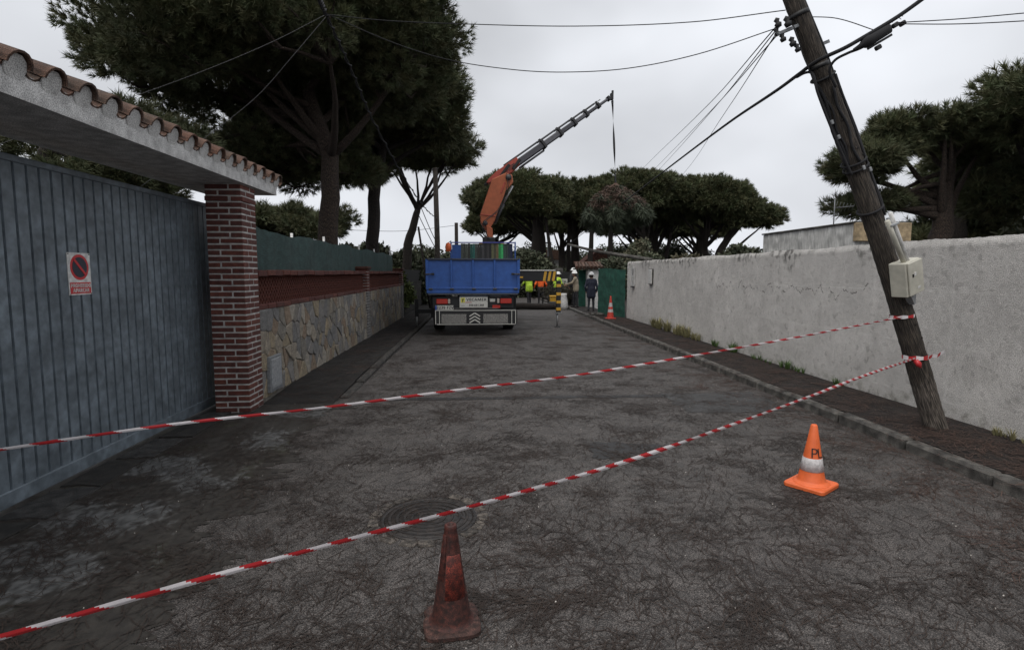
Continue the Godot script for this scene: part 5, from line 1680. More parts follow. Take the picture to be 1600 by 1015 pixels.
# ---------------------------------------------------------------- people: one skin grown round the bones
func skin(bones: Array, cell: float) -> ArrayMesh:
	var lo := Vector3.ONE * 1e9
	var hi := -lo
	for b in bones:
		var r: float = maxf(b[2], b[3]) + cell * 2.5
		for p in [b[0], b[1]]:
			lo = lo.min(p - Vector3.ONE * r); hi = hi.max(p + Vector3.ONE * r)
	var n := Vector3i(((hi - lo) / cell).ceil()) + Vector3i.ONE
	var F := PackedFloat32Array()
	F.resize(n.x * n.y * n.z)
	F.fill(1.0)
	var K := 0.03
	for b in bones:
		var a: Vector3 = b[0]
		var e: Vector3 = b[1]
		var r0: float = b[2]
		var r1: float = b[3]
		var rm := maxf(r0, r1) + cell * 2.5
		var mn := Vector3i(((a.min(e) - Vector3.ONE * rm - lo) / cell).floor()).clamp(Vector3i.ZERO, n - Vector3i.ONE)
		var mx := Vector3i(((a.max(e) + Vector3.ONE * rm - lo) / cell).ceil()).clamp(Vector3i.ZERO, n - Vector3i.ONE)
		var ab := e - a
		var l2 := maxf(ab.length_squared(), 1e-8)
		for z in range(mn.z, mx.z + 1):
			for y in range(mn.y, mx.y + 1):
				for x in range(mn.x, mx.x + 1):
					var p := lo + Vector3(x, y, z) * cell
					var h := clampf((p - a).dot(ab) / l2, 0, 1)
					var d := (p - a - ab * h).length() - lerpf(r0, r1, h)
					var i := x + n.x * (y + n.y * z)
					var f := F[i]
					var k := maxf(K - absf(f - d), 0.0) / K
					F[i] = minf(f, d) - k * k * K * 0.25
	var vert := {}
	var pos := []
	var col := []
	for z in n.z - 1:
		for y in n.y - 1:
			for x in n.x - 1:
				var s := Vector3.ZERO
				var cnt := 0
				var mask := 0
				var v := []
				for k in 8:
					var f := F[(x + (k & 1)) + n.x * ((y + ((k >> 1) & 1)) + n.y * (z + (k >> 2)))]
					v.append(f)
					if f < 0: mask += 1
				if mask == 0 or mask == 8: continue
				for e in [[0, 1], [2, 3], [4, 5], [6, 7], [0, 2], [1, 3], [4, 6], [5, 7], [0, 4], [1, 5], [2, 6], [3, 7]]:
					var fa: float = v[e[0]]
					var fb: float = v[e[1]]
					if (fa < 0) == (fb < 0): continue
					var u := fa / (fa - fb)
					s += Vector3(e[0] & 1, (e[0] >> 1) & 1, e[0] >> 2).lerp(Vector3(e[1] & 1, (e[1] >> 1) & 1, e[1] >> 2), u)
					cnt += 1
				var p := lo + (Vector3(x, y, z) + s / cnt) * cell
				vert[Vector3i(x, y, z)] = pos.size()
				pos.append(p)
				var best := 1e9
				var c := Color.WHITE
				for b in bones:
					var ab: Vector3 = b[1] - b[0]
					var h := clampf((p - b[0]).dot(ab) / maxf(ab.length_squared(), 1e-8), 0, 1)
					var d: float = (p - b[0] - ab * h).length() - lerpf(b[2], b[3], h)
					if d < best: best = d; c = b[4]
				col.append(c)
	var st := begin(true)
	for c in vert:
		for ax in 3:
			var u := (ax + 1) % 3
			var w := (ax + 2) % 3
			if c[u] == 0 or c[w] == 0: continue
			var e: Vector3i = c
			var e2: Vector3i = c
			e2[ax] += 1
			var fa := F[e.x + n.x * (e.y + n.y * e.z)]
			var fb := F[e2.x + n.x * (e2.y + n.y * e2.z)]
			if (fa < 0) == (fb < 0): continue
			var q := []
			for o in [[0, 0], [-1, 0], [-1, -1], [0, -1]]:
				var cc: Vector3i = c
				cc[u] += o[0]; cc[w] += o[1]
				if vert.has(cc): q.append(vert[cc])
			if q.size() < 4: continue
			if fa >= 0: q.reverse()
			for i in [0, 2, 1, 0, 3, 2]:
				st.set_color(col[q[i]])
				st.add_vertex(pos[q[i]])
	return done(st)

# facing -z when turn is 0; look: jacket, trousers, coat length, arm targets
func person(label: String, at: Vector3, turn: float, jacket: Color, legs: Color, helmet: bool, coat: float, la: Vector3, ra: Vector3, stride: float, stoop: float, height: float, vest := Color(0, 0, 0, 0)) -> Node3D:
	var t := thing("person", label, "person", at, turn, "people working at the end of the road")
	var s := height / 1.75
	var sk := Color(0.33, 0.19, 0.13)
	var boot := Color(0.02, 0.018, 0.016)
	var hip := Vector3(0, 0.92, 0)
	var chest := Vector3(0, 1.28, -stoop * 0.5)
	var neck := Vector3(0, 1.46, -stoop * 0.85)
	var head := neck + Vector3(0, 0.15, -0.02 - stoop * 0.3)
	var bones := []
	for sd in [-1.0, 1.0]:
		var f: float = stride * sd
		var kx := Vector3(0.10 * sd, 0.50, -f * 0.6 - 0.02)
		var ak := Vector3(0.115 * sd, 0.09, -f)
		bones.append([hip + Vector3(0.09 * sd, -0.02, 0), kx, 0.092, 0.064, legs])
		bones.append([kx, ak, 0.064, 0.048, legs])
		bones.append([ak + Vector3(0, -0.035, 0.03), ak + Vector3(0.015 * sd, -0.05, -0.15), 0.045, 0.038, boot])
		var sh := chest + Vector3(0.185 * sd, 0.12, -stoop * 0.25)
		var tgt: Vector3 = la if sd < 0 else ra
		var hand := sh + tgt
		var el := sh.lerp(hand, 0.52) + Vector3(0.05 * sd, -0.05, 0.08)
		bones.append([sh, el, 0.066, 0.05, jacket])
		bones.append([el, hand, 0.05, 0.038, jacket])
		var fd := (hand - el).normalized()
		bones.append([hand, hand + fd * 0.06, 0.032, 0.03, sk])
	bones.append([hip + Vector3(-0.06, 0.0, 0), hip + Vector3(0.06, 0.0, 0), 0.115, 0.115, legs])
	bones.append([hip + Vector3(-0.045, 0.12, -stoop * 0.1), chest + Vector3(-0.07, 0, 0), 0.125, 0.13, jacket])
	bones.append([hip + Vector3(0.045, 0.12, -stoop * 0.1), chest + Vector3(0.07, 0, 0), 0.125, 0.13, jacket])
	bones.append([chest + Vector3(-0.14, 0.12, -stoop * 0.25), chest + Vector3(0.14, 0.12, -stoop * 0.25), 0.085, 0.085, jacket])
	if coat > 0.0:
		for sd in [-1.0, 1.0]:
			bones.append([hip + Vector3(0.05 * sd, 0.1, 0), hip + Vector3(0.08 * sd, -coat, 0), 0.14, 0.13, jacket])
	bones.append([neck + Vector3(0, -0.05, 0), neck + Vector3(0, 0.05, -0.01), 0.058, 0.055, sk])
	bones.append([head + Vector3(0, 0.05, 0.01), head + Vector3(0, -0.035, -0.02), 0.092, 0.07, sk])
	bones.append([head + Vector3(0, 0.0, -0.095), head + Vector3(0, -0.02, -0.11), 0.014, 0.017, sk])
	for sd in [-1.0, 1.0]:
		bones.append([head + Vector3(0.09 * sd, 0.01, 0.015), head + Vector3(0.093 * sd, -0.025, 0.012), 0.018, 0.014, sk])
	for b in bones:
		b[0] *= s; b[1] *= s; b[2] *= s; b[3] *= s
	var body := skin(bones, 0.022)
	part(t, "body", body, M.tint)
	# fingers
	var fs := begin(true)
	for sd in [-1.0, 1.0]:
		var sh := chest + Vector3(0.185 * sd, 0.12, -stoop * 0.25)
		var tgt: Vector3 = la if sd < 0 else ra
		var hand := sh + tgt
		var el := sh.lerp(hand, 0.52) + Vector3(0.05 * sd, -0.05, 0.08)
		var fd := (hand - el).normalized()
		var across := fd.cross(Vector3(sd, 0.2, 0.1)).normalized()
		var palm := fd.cross(across).normalized()
		for k in 4:
			var o := hand + fd * 0.075 + across * (k - 1.5) * 0.018
			var l: float = [0.07, 0.08, 0.076, 0.058][k]
			tube(fs, [o * s, (o + fd * l * 0.55 + palm * 0.008) * s, (o + fd * l * 0.85 + palm * 0.03) * s], [0.009 * s, 0.008 * s, 0.006 * s], 6)
		var th := hand + fd * 0.03 + across * 0.032
		tube(fs, [th * s, (th + across * 0.02 + fd * 0.025) * s, (th + across * 0.022 + fd * 0.055 + palm * 0.01) * s], [0.011 * s, 0.009 * s, 0.007 * s], 6)
	part(t, "fingers", done(fs), plain(lin(sk.r, sk.g, sk.b), 0.7))
	# eyes and mouth, hair
	for sd in [-1.0, 1.0]:
		part(t, "eye", box_mesh(Vector3.ZERO, Vector3(0.022, 0.009, 0.008) * s, 0.002), M.black, (head + Vector3(0.032 * sd, 0.02, -0.088)) * s)
	part(t, "mouth", box_mesh(Vector3.ZERO, Vector3(0.04, 0.006, 0.008) * s, 0.002), M.sign_red, (head + Vector3(0, -0.055, -0.088)) * s)
	var hs := begin(true)
	if helmet:
		lathe(hs, [Vector2(0.135, 0.0), Vector2(0.128, 0.006), Vector2(0.113, 0.015), Vector2(0.11, 0.06), Vector2(0.085, 0.105), Vector2(0.045, 0.128), Vector2(0.0, 0.132)], 20)
		var hm := part(t, "helmet", done(hs), M.helmet, (head + Vector3(0, 0.05, 0.0)) * s)
		hm.scale = Vector3(s, s, s * 1.12)
		part(hm, "peak", box_mesh(Vector3(0, 0.004, -0.135), Vector3(0.15, 0.008, 0.05), 0.003), M.helmet)
		var hr := begin(true)
		lathe(hr, [Vector2(0.088, -0.08), Vector2(0.102, -0.02), Vector2(0.104, 0.06)], 14, 0.1, PI - 0.1)
		part(t, "hair", done(hr), M.hair, (head + Vector3(0, 0.0, 0.005)) * s).scale = Vector3.ONE * s
	else:
		lathe(hs, [Vector2(0.0, 0.125), Vector2(0.06, 0.11), Vector2(0.1, 0.06), Vector2(0.108, 0.0), Vector2(0.095, -0.05)], 18, -0.3, PI + 0.3)
		part(t, "hair", done(hs), M.hair, (head + Vector3(0, 0.035, 0.005)) * s).scale = Vector3.ONE * s
	if vest.a > 0.0:
		var vs := begin(true)
		for y in [[1.06, 0.0], [1.2, 0.0]]:
			lathe(vs, [Vector2(0.208, y[0]), Vector2(0.212, y[0] + 0.01), Vector2(0.212, y[0] + 0.045), Vector2(0.208, y[0] + 0.055)], 20)
		var v := part(t, "reflective_band", done(vs), plain(lin(vest.r, vest.g, vest.b), 0.4))
		v.scale = Vector3(s, s, s * 0.69)
		v.position.z = -stoop * 0.35 * s
	return t

func build_people() -> void:
	var hi_o := Color(0.85, 0.13, 0.02)
	var hi_y := Color(0.42, 0.62, 0.05)
	var dk := Color(0.018, 0.018, 0.022)
	person("person in orange jacket and dark trousers behind the striped beam", Vector3(3.17, 0.0, -28.7), 0.1, hi_o, dk, true, 0.0, Vector3(-0.16, -0.45, -0.05), Vector3(0.16, -0.45, -0.05), 0.02, 0.08, 1.6)
	person("person in yellow green vest half hidden by the truck bed", Vector3(2.52, 0.0, -28.2), 0.4, hi_y, dk, true, 0.1, Vector3(-0.05, -0.35, -0.3), Vector3(0.05, -0.35, -0.3), 0.1, 0.15, 1.62)
	person("person in yellow green jacket right of the striped beam", Vector3(3.78, 0.0, -27.3), -0.9, hi_y, dk, true, 0.0, Vector3(-0.1, -0.4, -0.25), Vector3(0.05, -0.38, -0.3), 0.12, 0.1, 1.64)
	person("person in beige jacket and white helmet with arms held forward", Vector3(4.22, 0.1, -24.2), PI / 2 - 0.3, Color(0.27, 0.225, 0.165), dk, true, 0.05, Vector3(-0.02, -0.28, -0.4), Vector3(0.02, -0.3, -0.38), 0.1, 0.05, 1.58)
	person("person in white helmet standing behind the person in beige jacket", Vector3(4.42, 0.1, -26.0), 0.6, Color(0.03, 0.03, 0.032), dk, true, 0.0, Vector3(-0.08, -0.5, 0), Vector3(0.08, -0.5, 0), 0.03, 0.0, 1.72)
	person("person in long navy coat and white helmet seen from behind", Vector3(4.45, 0.1, -22.0), -0.15, Color(0.022, 0.026, 0.045), Color(0.03, 0.033, 0.042), true, 0.22, Vector3(-0.06, -0.48, -0.02), Vector3(0.06, -0.48, 0.0), 0.05, 0.02, 1.53)

# ---------------------------------------------------------------- trees and what stands behind
func build_trees() -> void:
	var near := tuft_mesh(30, 0.17, 0.016, 1)
	var mid := tuft_mesh(20, 0.30, 0.026, 2)
	var far := tuft_mesh(18, 0.36, 0.048, 3)
	TX.tuft_mid = mid
	TX.tuft_far = far
	TX.leaf = leaf_mesh(14, 0.10, 4)
	var g := Color(0.08, 0.093, 0.042)
	pine("pine_tree", "huge dark umbrella pine with thick trunk above the green netting", "pines behind the left garden wall", V([-3.72, 0, -14.2, -3.68, 2.5, -14.0, -3.55, 4.4, -13.9, -4.0, 5.9, -13.8]), [0.28, 0.235, 0.2, 0.14], [[Vector3(-4.85, 6.95, -13.8), Vector3(3.8, 3.0, 3.7), 265], [Vector3(-2.5, 7.6, -14.0), Vector3(1.8, 2.4, 2.5), 90], [Vector3(-5.6, 4.75, -16.0), Vector3(2.8, 0.85, 1.7), 60]], near, 125, 0.6, g, 1.0, 13, M.bark, 101, 0.62)
	pine("pine_tree", "second dark pine with slimmer trunk, right of the huge pine", "pines behind the left garden wall", V([-3.6, 0, -19.3, -3.55, 2.7, -19, -3.42, 4.5, -19, -3.1, 6, -19]), [0.25, 0.21, 0.19, 0.14], [[Vector3(-2.6, 7.0, -19), Vector3(2.3, 2.0, 2.4), 130], [Vector3(-5.3, 5.7, -19.5), Vector3(2.6, 1.9, 2.0), 100]], mid, 90, 0.62, g, 1.0, 11, M.bark_dark, 102, 0.6)
	pine("pine_tree", "slanting umbrella pine with candelabra limbs left of the truck", "pines behind the left garden wall", V([-3.5, 0, -26, -3.27, 2.9, -26, -2.85, 4.3, -26, -2.75, 4.7, -26]), [0.24, 0.2, 0.15, 0.12], [[Vector3(-2.7, 7.2, -26), Vector3(2.5, 1.0, 2.4), 90]], mid, 90, 0.65, g, 1.1, 12, M.bark_dark, 103, 0.72)
	pine("pine_tree", "low dark pine between the pillar and the huge trunk", "pines behind the left garden wall", V([-9.5, 0, -27, -9.4, 2.5, -27, -9.2, 3.4, -27]), [0.22, 0.18, 0.12], [[Vector3(-9.0, 3.8, -27), Vector3(2.9, 0.75, 2.0), 44]], mid, 90, 0.65, g, 1.1, 8, M.bark_dark, 104, 0.5)
	pine("pine_tree", "leafy pine branch spread seen under the canopy above the gate", "pines behind the left garden wall", V([-9.0, 0, -11.2, -8.6, 2.5, -11, -7.8, 3.9, -10.8]), [0.2, 0.16, 0.1], [[Vector3(-7.4, 4.0, -10.6), Vector3(2.4, 0.55, 1.5), 30], [Vector3(-6.0, 3.15, -9.6), Vector3(0.9, 0.22, 0.9), 12]], near, 110, 0.5, g, 1.0, 9, M.bark_dark, 105, 0.5)
	# right side
	pine("pine_tree", "pine with forked pale limbs above the right wall", "pines behind the right wall", V([12.85, 0, -15, 12.9, 2.6, -15, 12.9, 3.7, -15, 13.05, 5.1, -15]), [0.33, 0.28, 0.2, 0.09], [[Vector3(12.3, 5.5, -15), Vector3(1.3, 0.38, 1.2), 34], [Vector3(10.5, 4.5, -15), Vector3(0.55, 0.55, 0.9), 26], [Vector3(11.05, 3.55, -15.3), Vector3(0.9, 0.22, 0.9), 15], [Vector3(11.3, 5.1, -15.4), Vector3(0.6, 0.25, 0.8), 10], [Vector3(14.3, 5.2, -16.2), Vector3(0.9, 0.6, 1.1), 22]], mid, 70, 0.4, g, 0.8, 15, M.bark, 106, 0.45)
	pine("pine_tree", "large dark pine at the right edge of the view", "pines behind the right wall", V([14.4, 0, -13.5, 14.4, 3, -13.5, 14.3, 4.5, -13.4]), [0.26, 0.22, 0.16], [[Vector3(14.9, 5.9, -13), Vector3(2.1, 1.3, 2.0), 130], [Vector3(16.0, 4.0, -15.5), Vector3(1.7, 0.9, 1.4), 50]], mid, 100, 0.6, g, 0.9, 9, M.bark_dark, 107, 0.6)
	pine("pine_tree", "shaded pine in the dark mass behind the forked pine", "pines behind the right wall", V([17.0, 0, -19, 17.0, 3, -19, 17.0, 4.2, -19]), [0.26, 0.22, 0.16], [[Vector3(19.2, 4.9, -19), Vector3(3.0, 1.7, 2.4), 120], [Vector3(18.8, 2.7, -20), Vector3(3.0, 0.9, 1.5), 50]], mid, 80, 0.75, g, 1.1, 9, M.bark_dark, 108, 0.5)
	# the row at the end of the road
	var gl := g
	var row := [
		["broad umbrella pine right behind the crane arm", [4.7, 3.5, 4.5, 6.0], Vector3(3.2, 7.0, -42), Vector3(3.9, 1.6, 3.2), 150, 42.0],
		["umbrella pine behind the hanging branch bundle", [7.6, 3.0, 7.5, 5.5], Vector3(7.5, 6.9, -44), Vector3(3.1, 1.4, 2.8), 95, 44.0],
		["tallest umbrella pine right of the hanging bundle", [12.5, 3.0, 12.3, 5.4], Vector3(11.7, 7.3, -42), Vector3(3.7, 1.6, 3.2), 140, 42.0],
		["wide umbrella pine above the long right wall", [17.6, 3.0, 17.4, 5.0], Vector3(17.0, 7.0, -43), Vector3(3.8, 1.5, 3.2), 140, 43.0],
		["umbrella pine between the tallest and the wide pine", [14.2, 3.0, 14.3, 5.0], Vector3(14.4, 6.9, -45), Vector3(3.0, 1.4, 2.6), 90, 45.0],
		["farther pine filling the gap behind the crane arm", [1.5, 3.0, 1.5, 4.8], Vector3(2.4, 6.6, -54), Vector3(3.6, 1.9, 2.6), 90, 54.0],
		["farther pine behind the hanging bundle", [8.0, 3.0, 8.0, 4.8], Vector3(8.6, 6.6, -54), Vector3(4.0, 1.9, 2.6), 100, 54.0],
		["farther pine behind the tallest umbrella pine", [15.5, 3.0, 15.5, 4.8], Vector3(15.5, 6.4, -54), Vector3(4.2, 1.9, 2.6), 100, 54.0],
		["farther pine behind the wide umbrella pine", [21.5, 3.0, 21.5, 4.8], Vector3(21.2, 6.1, -54), Vector3(3.4, 1.7, 2.6), 80, 54.0],
		["low spreading pine at the right end of the far row", [18.3, 2.8, 19.0, 4.4], Vector3(20.3, 5.9, -42), Vector3(2.0, 0.9, 2.0), 60, 42.0],
	]
	for k in row.size():
		var q: Array = row[k]
		var b: Array = q[1]
		var z: float = -q[5]
		pine("pine_tree", q[0], "umbrella pines at the end of the road", [Vector3(b[0], 0, z), Vector3(b[0], b[1], z), Vector3(b[2], b[3], z)], [0.42, 0.34, 0.22], [[q[2], q[3], q[4]]], far, 105, 0.85, gl, 1.0, 11, M.bark_dark, 120 + k, 0.45)
	# bare slender trunks standing between them
	var tr := [["thin dark trunk just right of the crane base", 4.0, 6.2, 41.0, 0.2, 0.4], ["thin leaning trunk left of the far house", 5.6, 5.6, 40.0, -0.9, 0.16], ["thin trunk left of the hanging bundle", 6.9, 6.0, 43.0, 0.0, 0.2], ["upright trunk under the left half of the bundle", 8.1, 5.6, 41.0, 0.2, 0.22], ["upright trunk under the right half of the bundle", 9.6, 5.6, 41.0, 0.1, 0.24], ["stout trunk behind the far wall end", 14.4, 5.2, 44.0, 0.9, 0.2]]
	for k in tr.size():
		var q: Array = tr[k]
		pine("pine_tree", q[0], "umbrella pines at the end of the road", [Vector3(q[1], 0, -q[3]), Vector3(q[1] + q[4] * 0.5, q[2] * 0.5, -q[3]), Vector3(q[1] + q[4], q[2], -q[3])], [q[5], q[5] * 0.85, q[5] * 0.6], [[Vector3(q[1] + q[4], q[2] + 0.7, -q[3]), Vector3(1.5, 0.5, 1.5), 14]], far, 80, 0.8, gl, 1.0, 6, M.bark_dark, 140 + k, 0.75)

func build_background() -> void:
	var dk := Color(0.046, 0.056, 0.03)
	var sh := [
		["dark bush behind the huge pine trunk", -7.8, 26.0, 1.5, 3.1, dk], ["dark bush right of the huge pine trunk", -5.6, 27.0, 1.4, 3.2, dk], ["tall thin bush between the left pines", -4.6, 24.0, 0.9, 3.2, dk], ["bush at the foot of the slanting pine", -3.8, 28.0, 1.2, 2.9, dk],
		["pale green bush spilling over the far wall end", -3.35, 21.3, 0.55, 2.05, Color(0.10, 0.13, 0.035)], ["olive hedge beside the far bare pole", -3.0, 30.0, 1.0, 2.5, Color(0.06, 0.07, 0.03)], ["dark hedge left of the truck rack", -1.2, 36.0, 1.6, 3.3, dk], ["dark bush behind the truck rack", 1.0, 38.0, 1.5, 3.6, dk],
		["dark bush below the broad umbrella pine", 3.2, 37.0, 1.6, 3.0, dk], ["dark hedge behind the people in bright jackets", 4.6, 42.0, 2.2, 2.5, dk], ["bush below the far house", 7.0, 50.0, 2.5, 2.6, dk], ["dark hedge behind the small tiled roof", 8.2, 36.0, 1.7, 2.6, dk],
		["pale grey green tree crown behind the fallen pole", 11.5, 40.0, 1.3, 4.6, Color(0.13, 0.14, 0.09)], ["dark bush over the far wall end", 10.2, 33.0, 1.6, 2.9, dk], ["brownish bush above the long right wall", 12.2, 33.0, 1.5, 3.3, Color(0.06, 0.055, 0.03)], ["dark bush left of the white flat roofed house", 15.5, 32.0, 1.7, 3.8, dk],
		["dark bush against the white house", 14.2, 28.0, 1.3, 2.8, dk], ["dark hedge under the forked pine", 14.2, 19.0, 1.7, 2.7, dk], ["dark hedge at the right edge over the wall", 17.5, 17.5, 2.2, 2.9, dk], ["dark distant greenery left of the crane", -4.5, 46.0, 3.0, 3.4, dk], ["dark distant greenery right of the truck", 2.0, 56.0, 3.5, 3.6, dk], ["dark distant greenery behind the far house", 11.0, 62.0, 5.0, 4.6, dk], ["dark distant greenery behind the wide umbrella pine", 19.0, 58.0, 5.0, 4.6, dk], ["dark distant greenery behind the hanging bundle", 7.0, 66.0, 5.0, 5.2, dk], ["dark distant greenery below the tallest pine", 15.0, 60.0, 4.5, 5.2, dk], ["dark distant greenery at the right end of the far row", 24.0, 56.0, 4.5, 4.4, dk],
	]
	for k in sh.size():
		var q: Array = sh[k]
		shrub("garden_shrub", q[0], "shrubs behind the walls", Vector3(q[1], 0, -q[2]), Vector3(q[3], q[4] * 0.92, q[3] * 0.8), 30, 70, q[5], TX.leaf, 1.5 + q[2] * 0.02, 300 + k)
	# white flat roofed house behind the right wall
	var h := thing("flat_roofed_house", "white flat roofed house with ochre end behind the right wall", "house", Vector3(8.0, 0, -12.5))
	part(h, "side_wall", box_mesh(Vector3(7.98, 1.3, -12.55), Vector3(1.06, 2.62, 3.6)), M.house_white, Vector3.ZERO, true)
	part(h, "roof_edge", box_mesh(Vector3(7.98, 2.635, -12.55), Vector3(1.14, 0.035, 3.66), 0.008), M.render_grey, Vector3.ZERO, true)
	part(h, "ochre_wall", box_mesh(Vector3(7.98, 2.44, -10.71), Vector3(1.12, 0.36, 0.12), 0.006), M.ochre, Vector3.ZERO, true)
	part(h, "rusty_bracket", box_mesh(Vector3(7.75, 2.38, -10.6), Vector3(0.14, 0.03, 0.08), 0.004), M.terracotta, Vector3.ZERO, true)
	var an := thing("tv_antenna", "thin television antenna on the white house roof", "antenna", Vector3(7.55, 2.65, -11.6))
	part(an, "mast", tube_mesh([Vector3(0, -0.1, 0), Vector3(0, 0.55, 0)], [0.012, 0.01], 6), M.grey_metal)
	part(an, "arm", tube_mesh([Vector3(-0.02, 0.36, 0), Vector3(0.42, 0.40, 0)], [0.006, 0.006], 5), M.grey_metal)
	part(an, "dipole", box_mesh(Vector3(0.13, 0.37, 0), Vector3(0.1, 0.03, 0.04), 0.006), M.grey_dark)
	for k in 6:
		var x := 0.03 + 0.075 * k
		part(an, "element", tube_mesh([Vector3(x, 0.37 - 0.11 + 0.012 * k, -0.05), Vector3(x, 0.37 + 0.12 - 0.012 * k, 0.05)], [0.004, 0.004], 4), M.grey_metal)
	# far bare pole and posts on the left
	var fp := thing("far_pole", "bare wooden pole standing left of the truck bed", "pole", Vector3(-1.80, 0, -24))
	part(fp, "shaft", tube_mesh([Vector3(0, -0.3, 0), Vector3(0.02, 3, 0), Vector3(-0.03, 6.0, 0)], [0.13, 0.115, 0.1], 14, 0.03, 2), M.pole_wood)
	part(fp, "junction_box", box_mesh(Vector3(0.08, 3.55, 0.1), Vector3(0.1, 0.18, 0.08), 0.01), M.grey_dark)
	var fq := thing("far_pole", "short dark pole beyond the truck, left of the crane", "pole", Vector3(-1.37, 0, -34))
	part(fq, "shaft", tube_mesh([Vector3(0, -0.3, 0), Vector3(0.0, 4.6, 0)], [0.12, 0.11], 10), M.bark_dark)
	var fr := thing("far_pole", "thin dark leaning stake beside the slanting pine", "pole", Vector3(-2.2, 0, -24.5))
	part(fr, "shaft", tube_mesh([Vector3(0.1, -0.3, 0), Vector3(-0.42, 3.6, 0)], [0.05, 0.045], 8), M.bark_dark)
	# a worker's helmeted head is not shown; an orange bag hangs by the rack
	var ob := begin(true)
	lathe(ob, [Vector2(0.0, -0.16), Vector2(0.08, -0.13), Vector2(0.1, 0.0), Vector2(0.07, 0.11), Vector2(0.0, 0.15)], 12)
	var bag := thing("orange_bag", "orange cloth bundle hanging left of the truck rack", "bag", Vector3(-0.98, 2.44, -17.85))
	part(bag, "cloth", done(ob), M.cone)
	part(bag, "tie", tube_mesh([Vector3(0, 0.13, 0), Vector3(0.09, 0.2, -0.05)], [0.012, 0.012], 5), M.black)
	# green netting, gate post and little tiled roof at the plot entrance
	var gn := thing("green_netting", "bright green netting at the end of the rendered wall", "netting", Vector3(4.72, 0.1, -19.7))
	var fn := FastNoiseLite.new(); fn.frequency = 0.9; fn.seed = 16
	var st := begin(true)
	var A := Vector3(4.43, 0.1, -20.65)
	var B := Vector3(4.95, 0.1, -18.72)
	for i in 24:
		for j in 24:
			var q := []
			for o in [[0, 0], [1, 0], [1, 1], [0, 1]]:
				var u: float = (i + o[0]) / 24.0
				var v: float = (j + o[1]) / 24.0
				q.append(A.lerp(B, u) + Vector3(-0.035 * fn.get_noise_2d(u * 5.0, v * 4.0) , v * (1.66 + 0.03 * sin(u * 5.0)), 0.03 * fn.get_noise_2d(u * 9.0, 3.0)))
			quad(st, q[1], q[0], q[3], q[2])
	part(gn, "net", done(st), M.mesh_bright, Vector3.ZERO, true)
	part(gn, "post", tube_mesh([A + Vector3(0.03, -0.1, 0), A + Vector3(0.03, 1.7, 0)], [0.025, 0.025], 8), M.grey_metal, Vector3.ZERO, true)
	var gp := thing("entrance_post", "white plastered gate post under the little tiled roof", "post", Vector3(5.08, 0, -24.8))
	part(gp, "plaster", box_mesh(Vector3(0.0, 0.87, 0), Vector3(0.56, 1.74, 0.4), 0.015), M.white_paint)
	var gn2 := thing("green_netting", "narrow green netting left of the white gate post", "netting", Vector3(4.66, 0.1, -25.0))
	part(gn2, "net", box_mesh(Vector3(4.66, 0.88, -25.0), Vector3(0.36, 1.72, 0.02), 0.004), M.mesh_bright, Vector3.ZERO, true)
	var lr := thing("tiled_roof", "little red tiled roof over the plot entrance", "roof", Vector3(4.87, 1.76, -24.8))
	lr.scale = Vector3.ONE * 1.22
	part(lr, "slab", box_mesh(Vector3(0, 0.03, -0.05), Vector3(1.02, 0.06, 0.6), 0.01), M.render_grey)
	for k in 8:
		var s := begin()
		tube(s, [Vector3(-0.47 + 0.134 * k, 0.075, 0.3), Vector3(-0.42 + 0.12 * k, 0.24, -0.2)], [0.062, 0.05], 10)
		part(lr, "tile", done(s), M.tile[k % 4])
	part(lr, "ridge", tube_mesh([Vector3(-0.5, 0.25, -0.22), Vector3(0.5, 0.25, -0.22)], [0.05, 0.05], 8), M.tile[0])
	# pale concrete pole fallen across the wall end
	var fpole := thing("fallen_pole", "pale concrete pole fallen slantwise across the far wall end", "pole", Vector3(5.4, 2.02, -18.3))
	part(fpole, "shaft", tube_mesh(V([5.62, 2.05, -18.0, 4.3, 2.42, -20.5, 3.55, 2.75, -22.3]), [0.062, 0.055, 0.045], 12), M.kerb, Vector3.ZERO, true)
	# barrier of the works: log, brush, board, machine
	var lg := thing("felled_log", "dark felled trunk lying across the road behind the truck", "log", Vector3(2.3, 0.14, -24.6))
	part(lg, "trunk", tube_mesh(V([-1.3, 0, 0.1, -0.4, 0.02, 0, 0.5, -0.01, 0.05, 1.15, 0.0, 0]), [0.15, 0.145, 0.135, 0.13], 14, 0.05, 4), M.bark_dark)
	var mu := thing("graffiti_board", "black board with white scrawl leaning behind the people", "board", Vector3(4.1, 0.0, -27.6))
	part(mu, "board", box_mesh(Vector3(0, 0.85, 0), Vector3(0.95, 1.6, 0.05), 0.006), M.black)
	part(mu, "white_field", box_mesh(Vector3(0.02, 1.05, 0.028), Vector3(0.5, 0.55, 0.006)), M.trim_white)
	rng.seed = 44
	for k in 9:
		var sc := begin(true)
		var p := Vector3(rng.randf_range(-0.2, 0.2), rng.randf_range(0.85, 1.25), 0.033)
		tube(sc, [p, p + Vector3(rng.randfn() * 0.06, 0.05, 0), p + Vector3(rng.randfn() * 0.09, -0.02, 0)], [0.012, 0.014, 0.01], 5)
		part(mu, "scrawl", done(sc), M.black)
	var bl := thing("concrete_post", "squat pale concrete post behind the striped beam", "post", Vector3(4.28, 0, -30))
	part(bl, "shaft", box_mesh(Vector3(0, 0.93, 0), Vector3(0.42, 1.86, 0.4), 0.02), M.kerb)
	var ym := thing("yellow_machine", "small yellow machine beside the striped stabiliser leg", "machine", Vector3(3.42, 0.0, -25.2))
	part(ym, "body", box_mesh(Vector3(0, 0.42, 0), Vector3(0.42, 0.22, 0.35), 0.02), M.yellow)
	part(ym, "hood", box_mesh(Vector3(0.02, 0.56, 0), Vector3(0.5, 0.06, 0.4), 0.015), M.yellow)
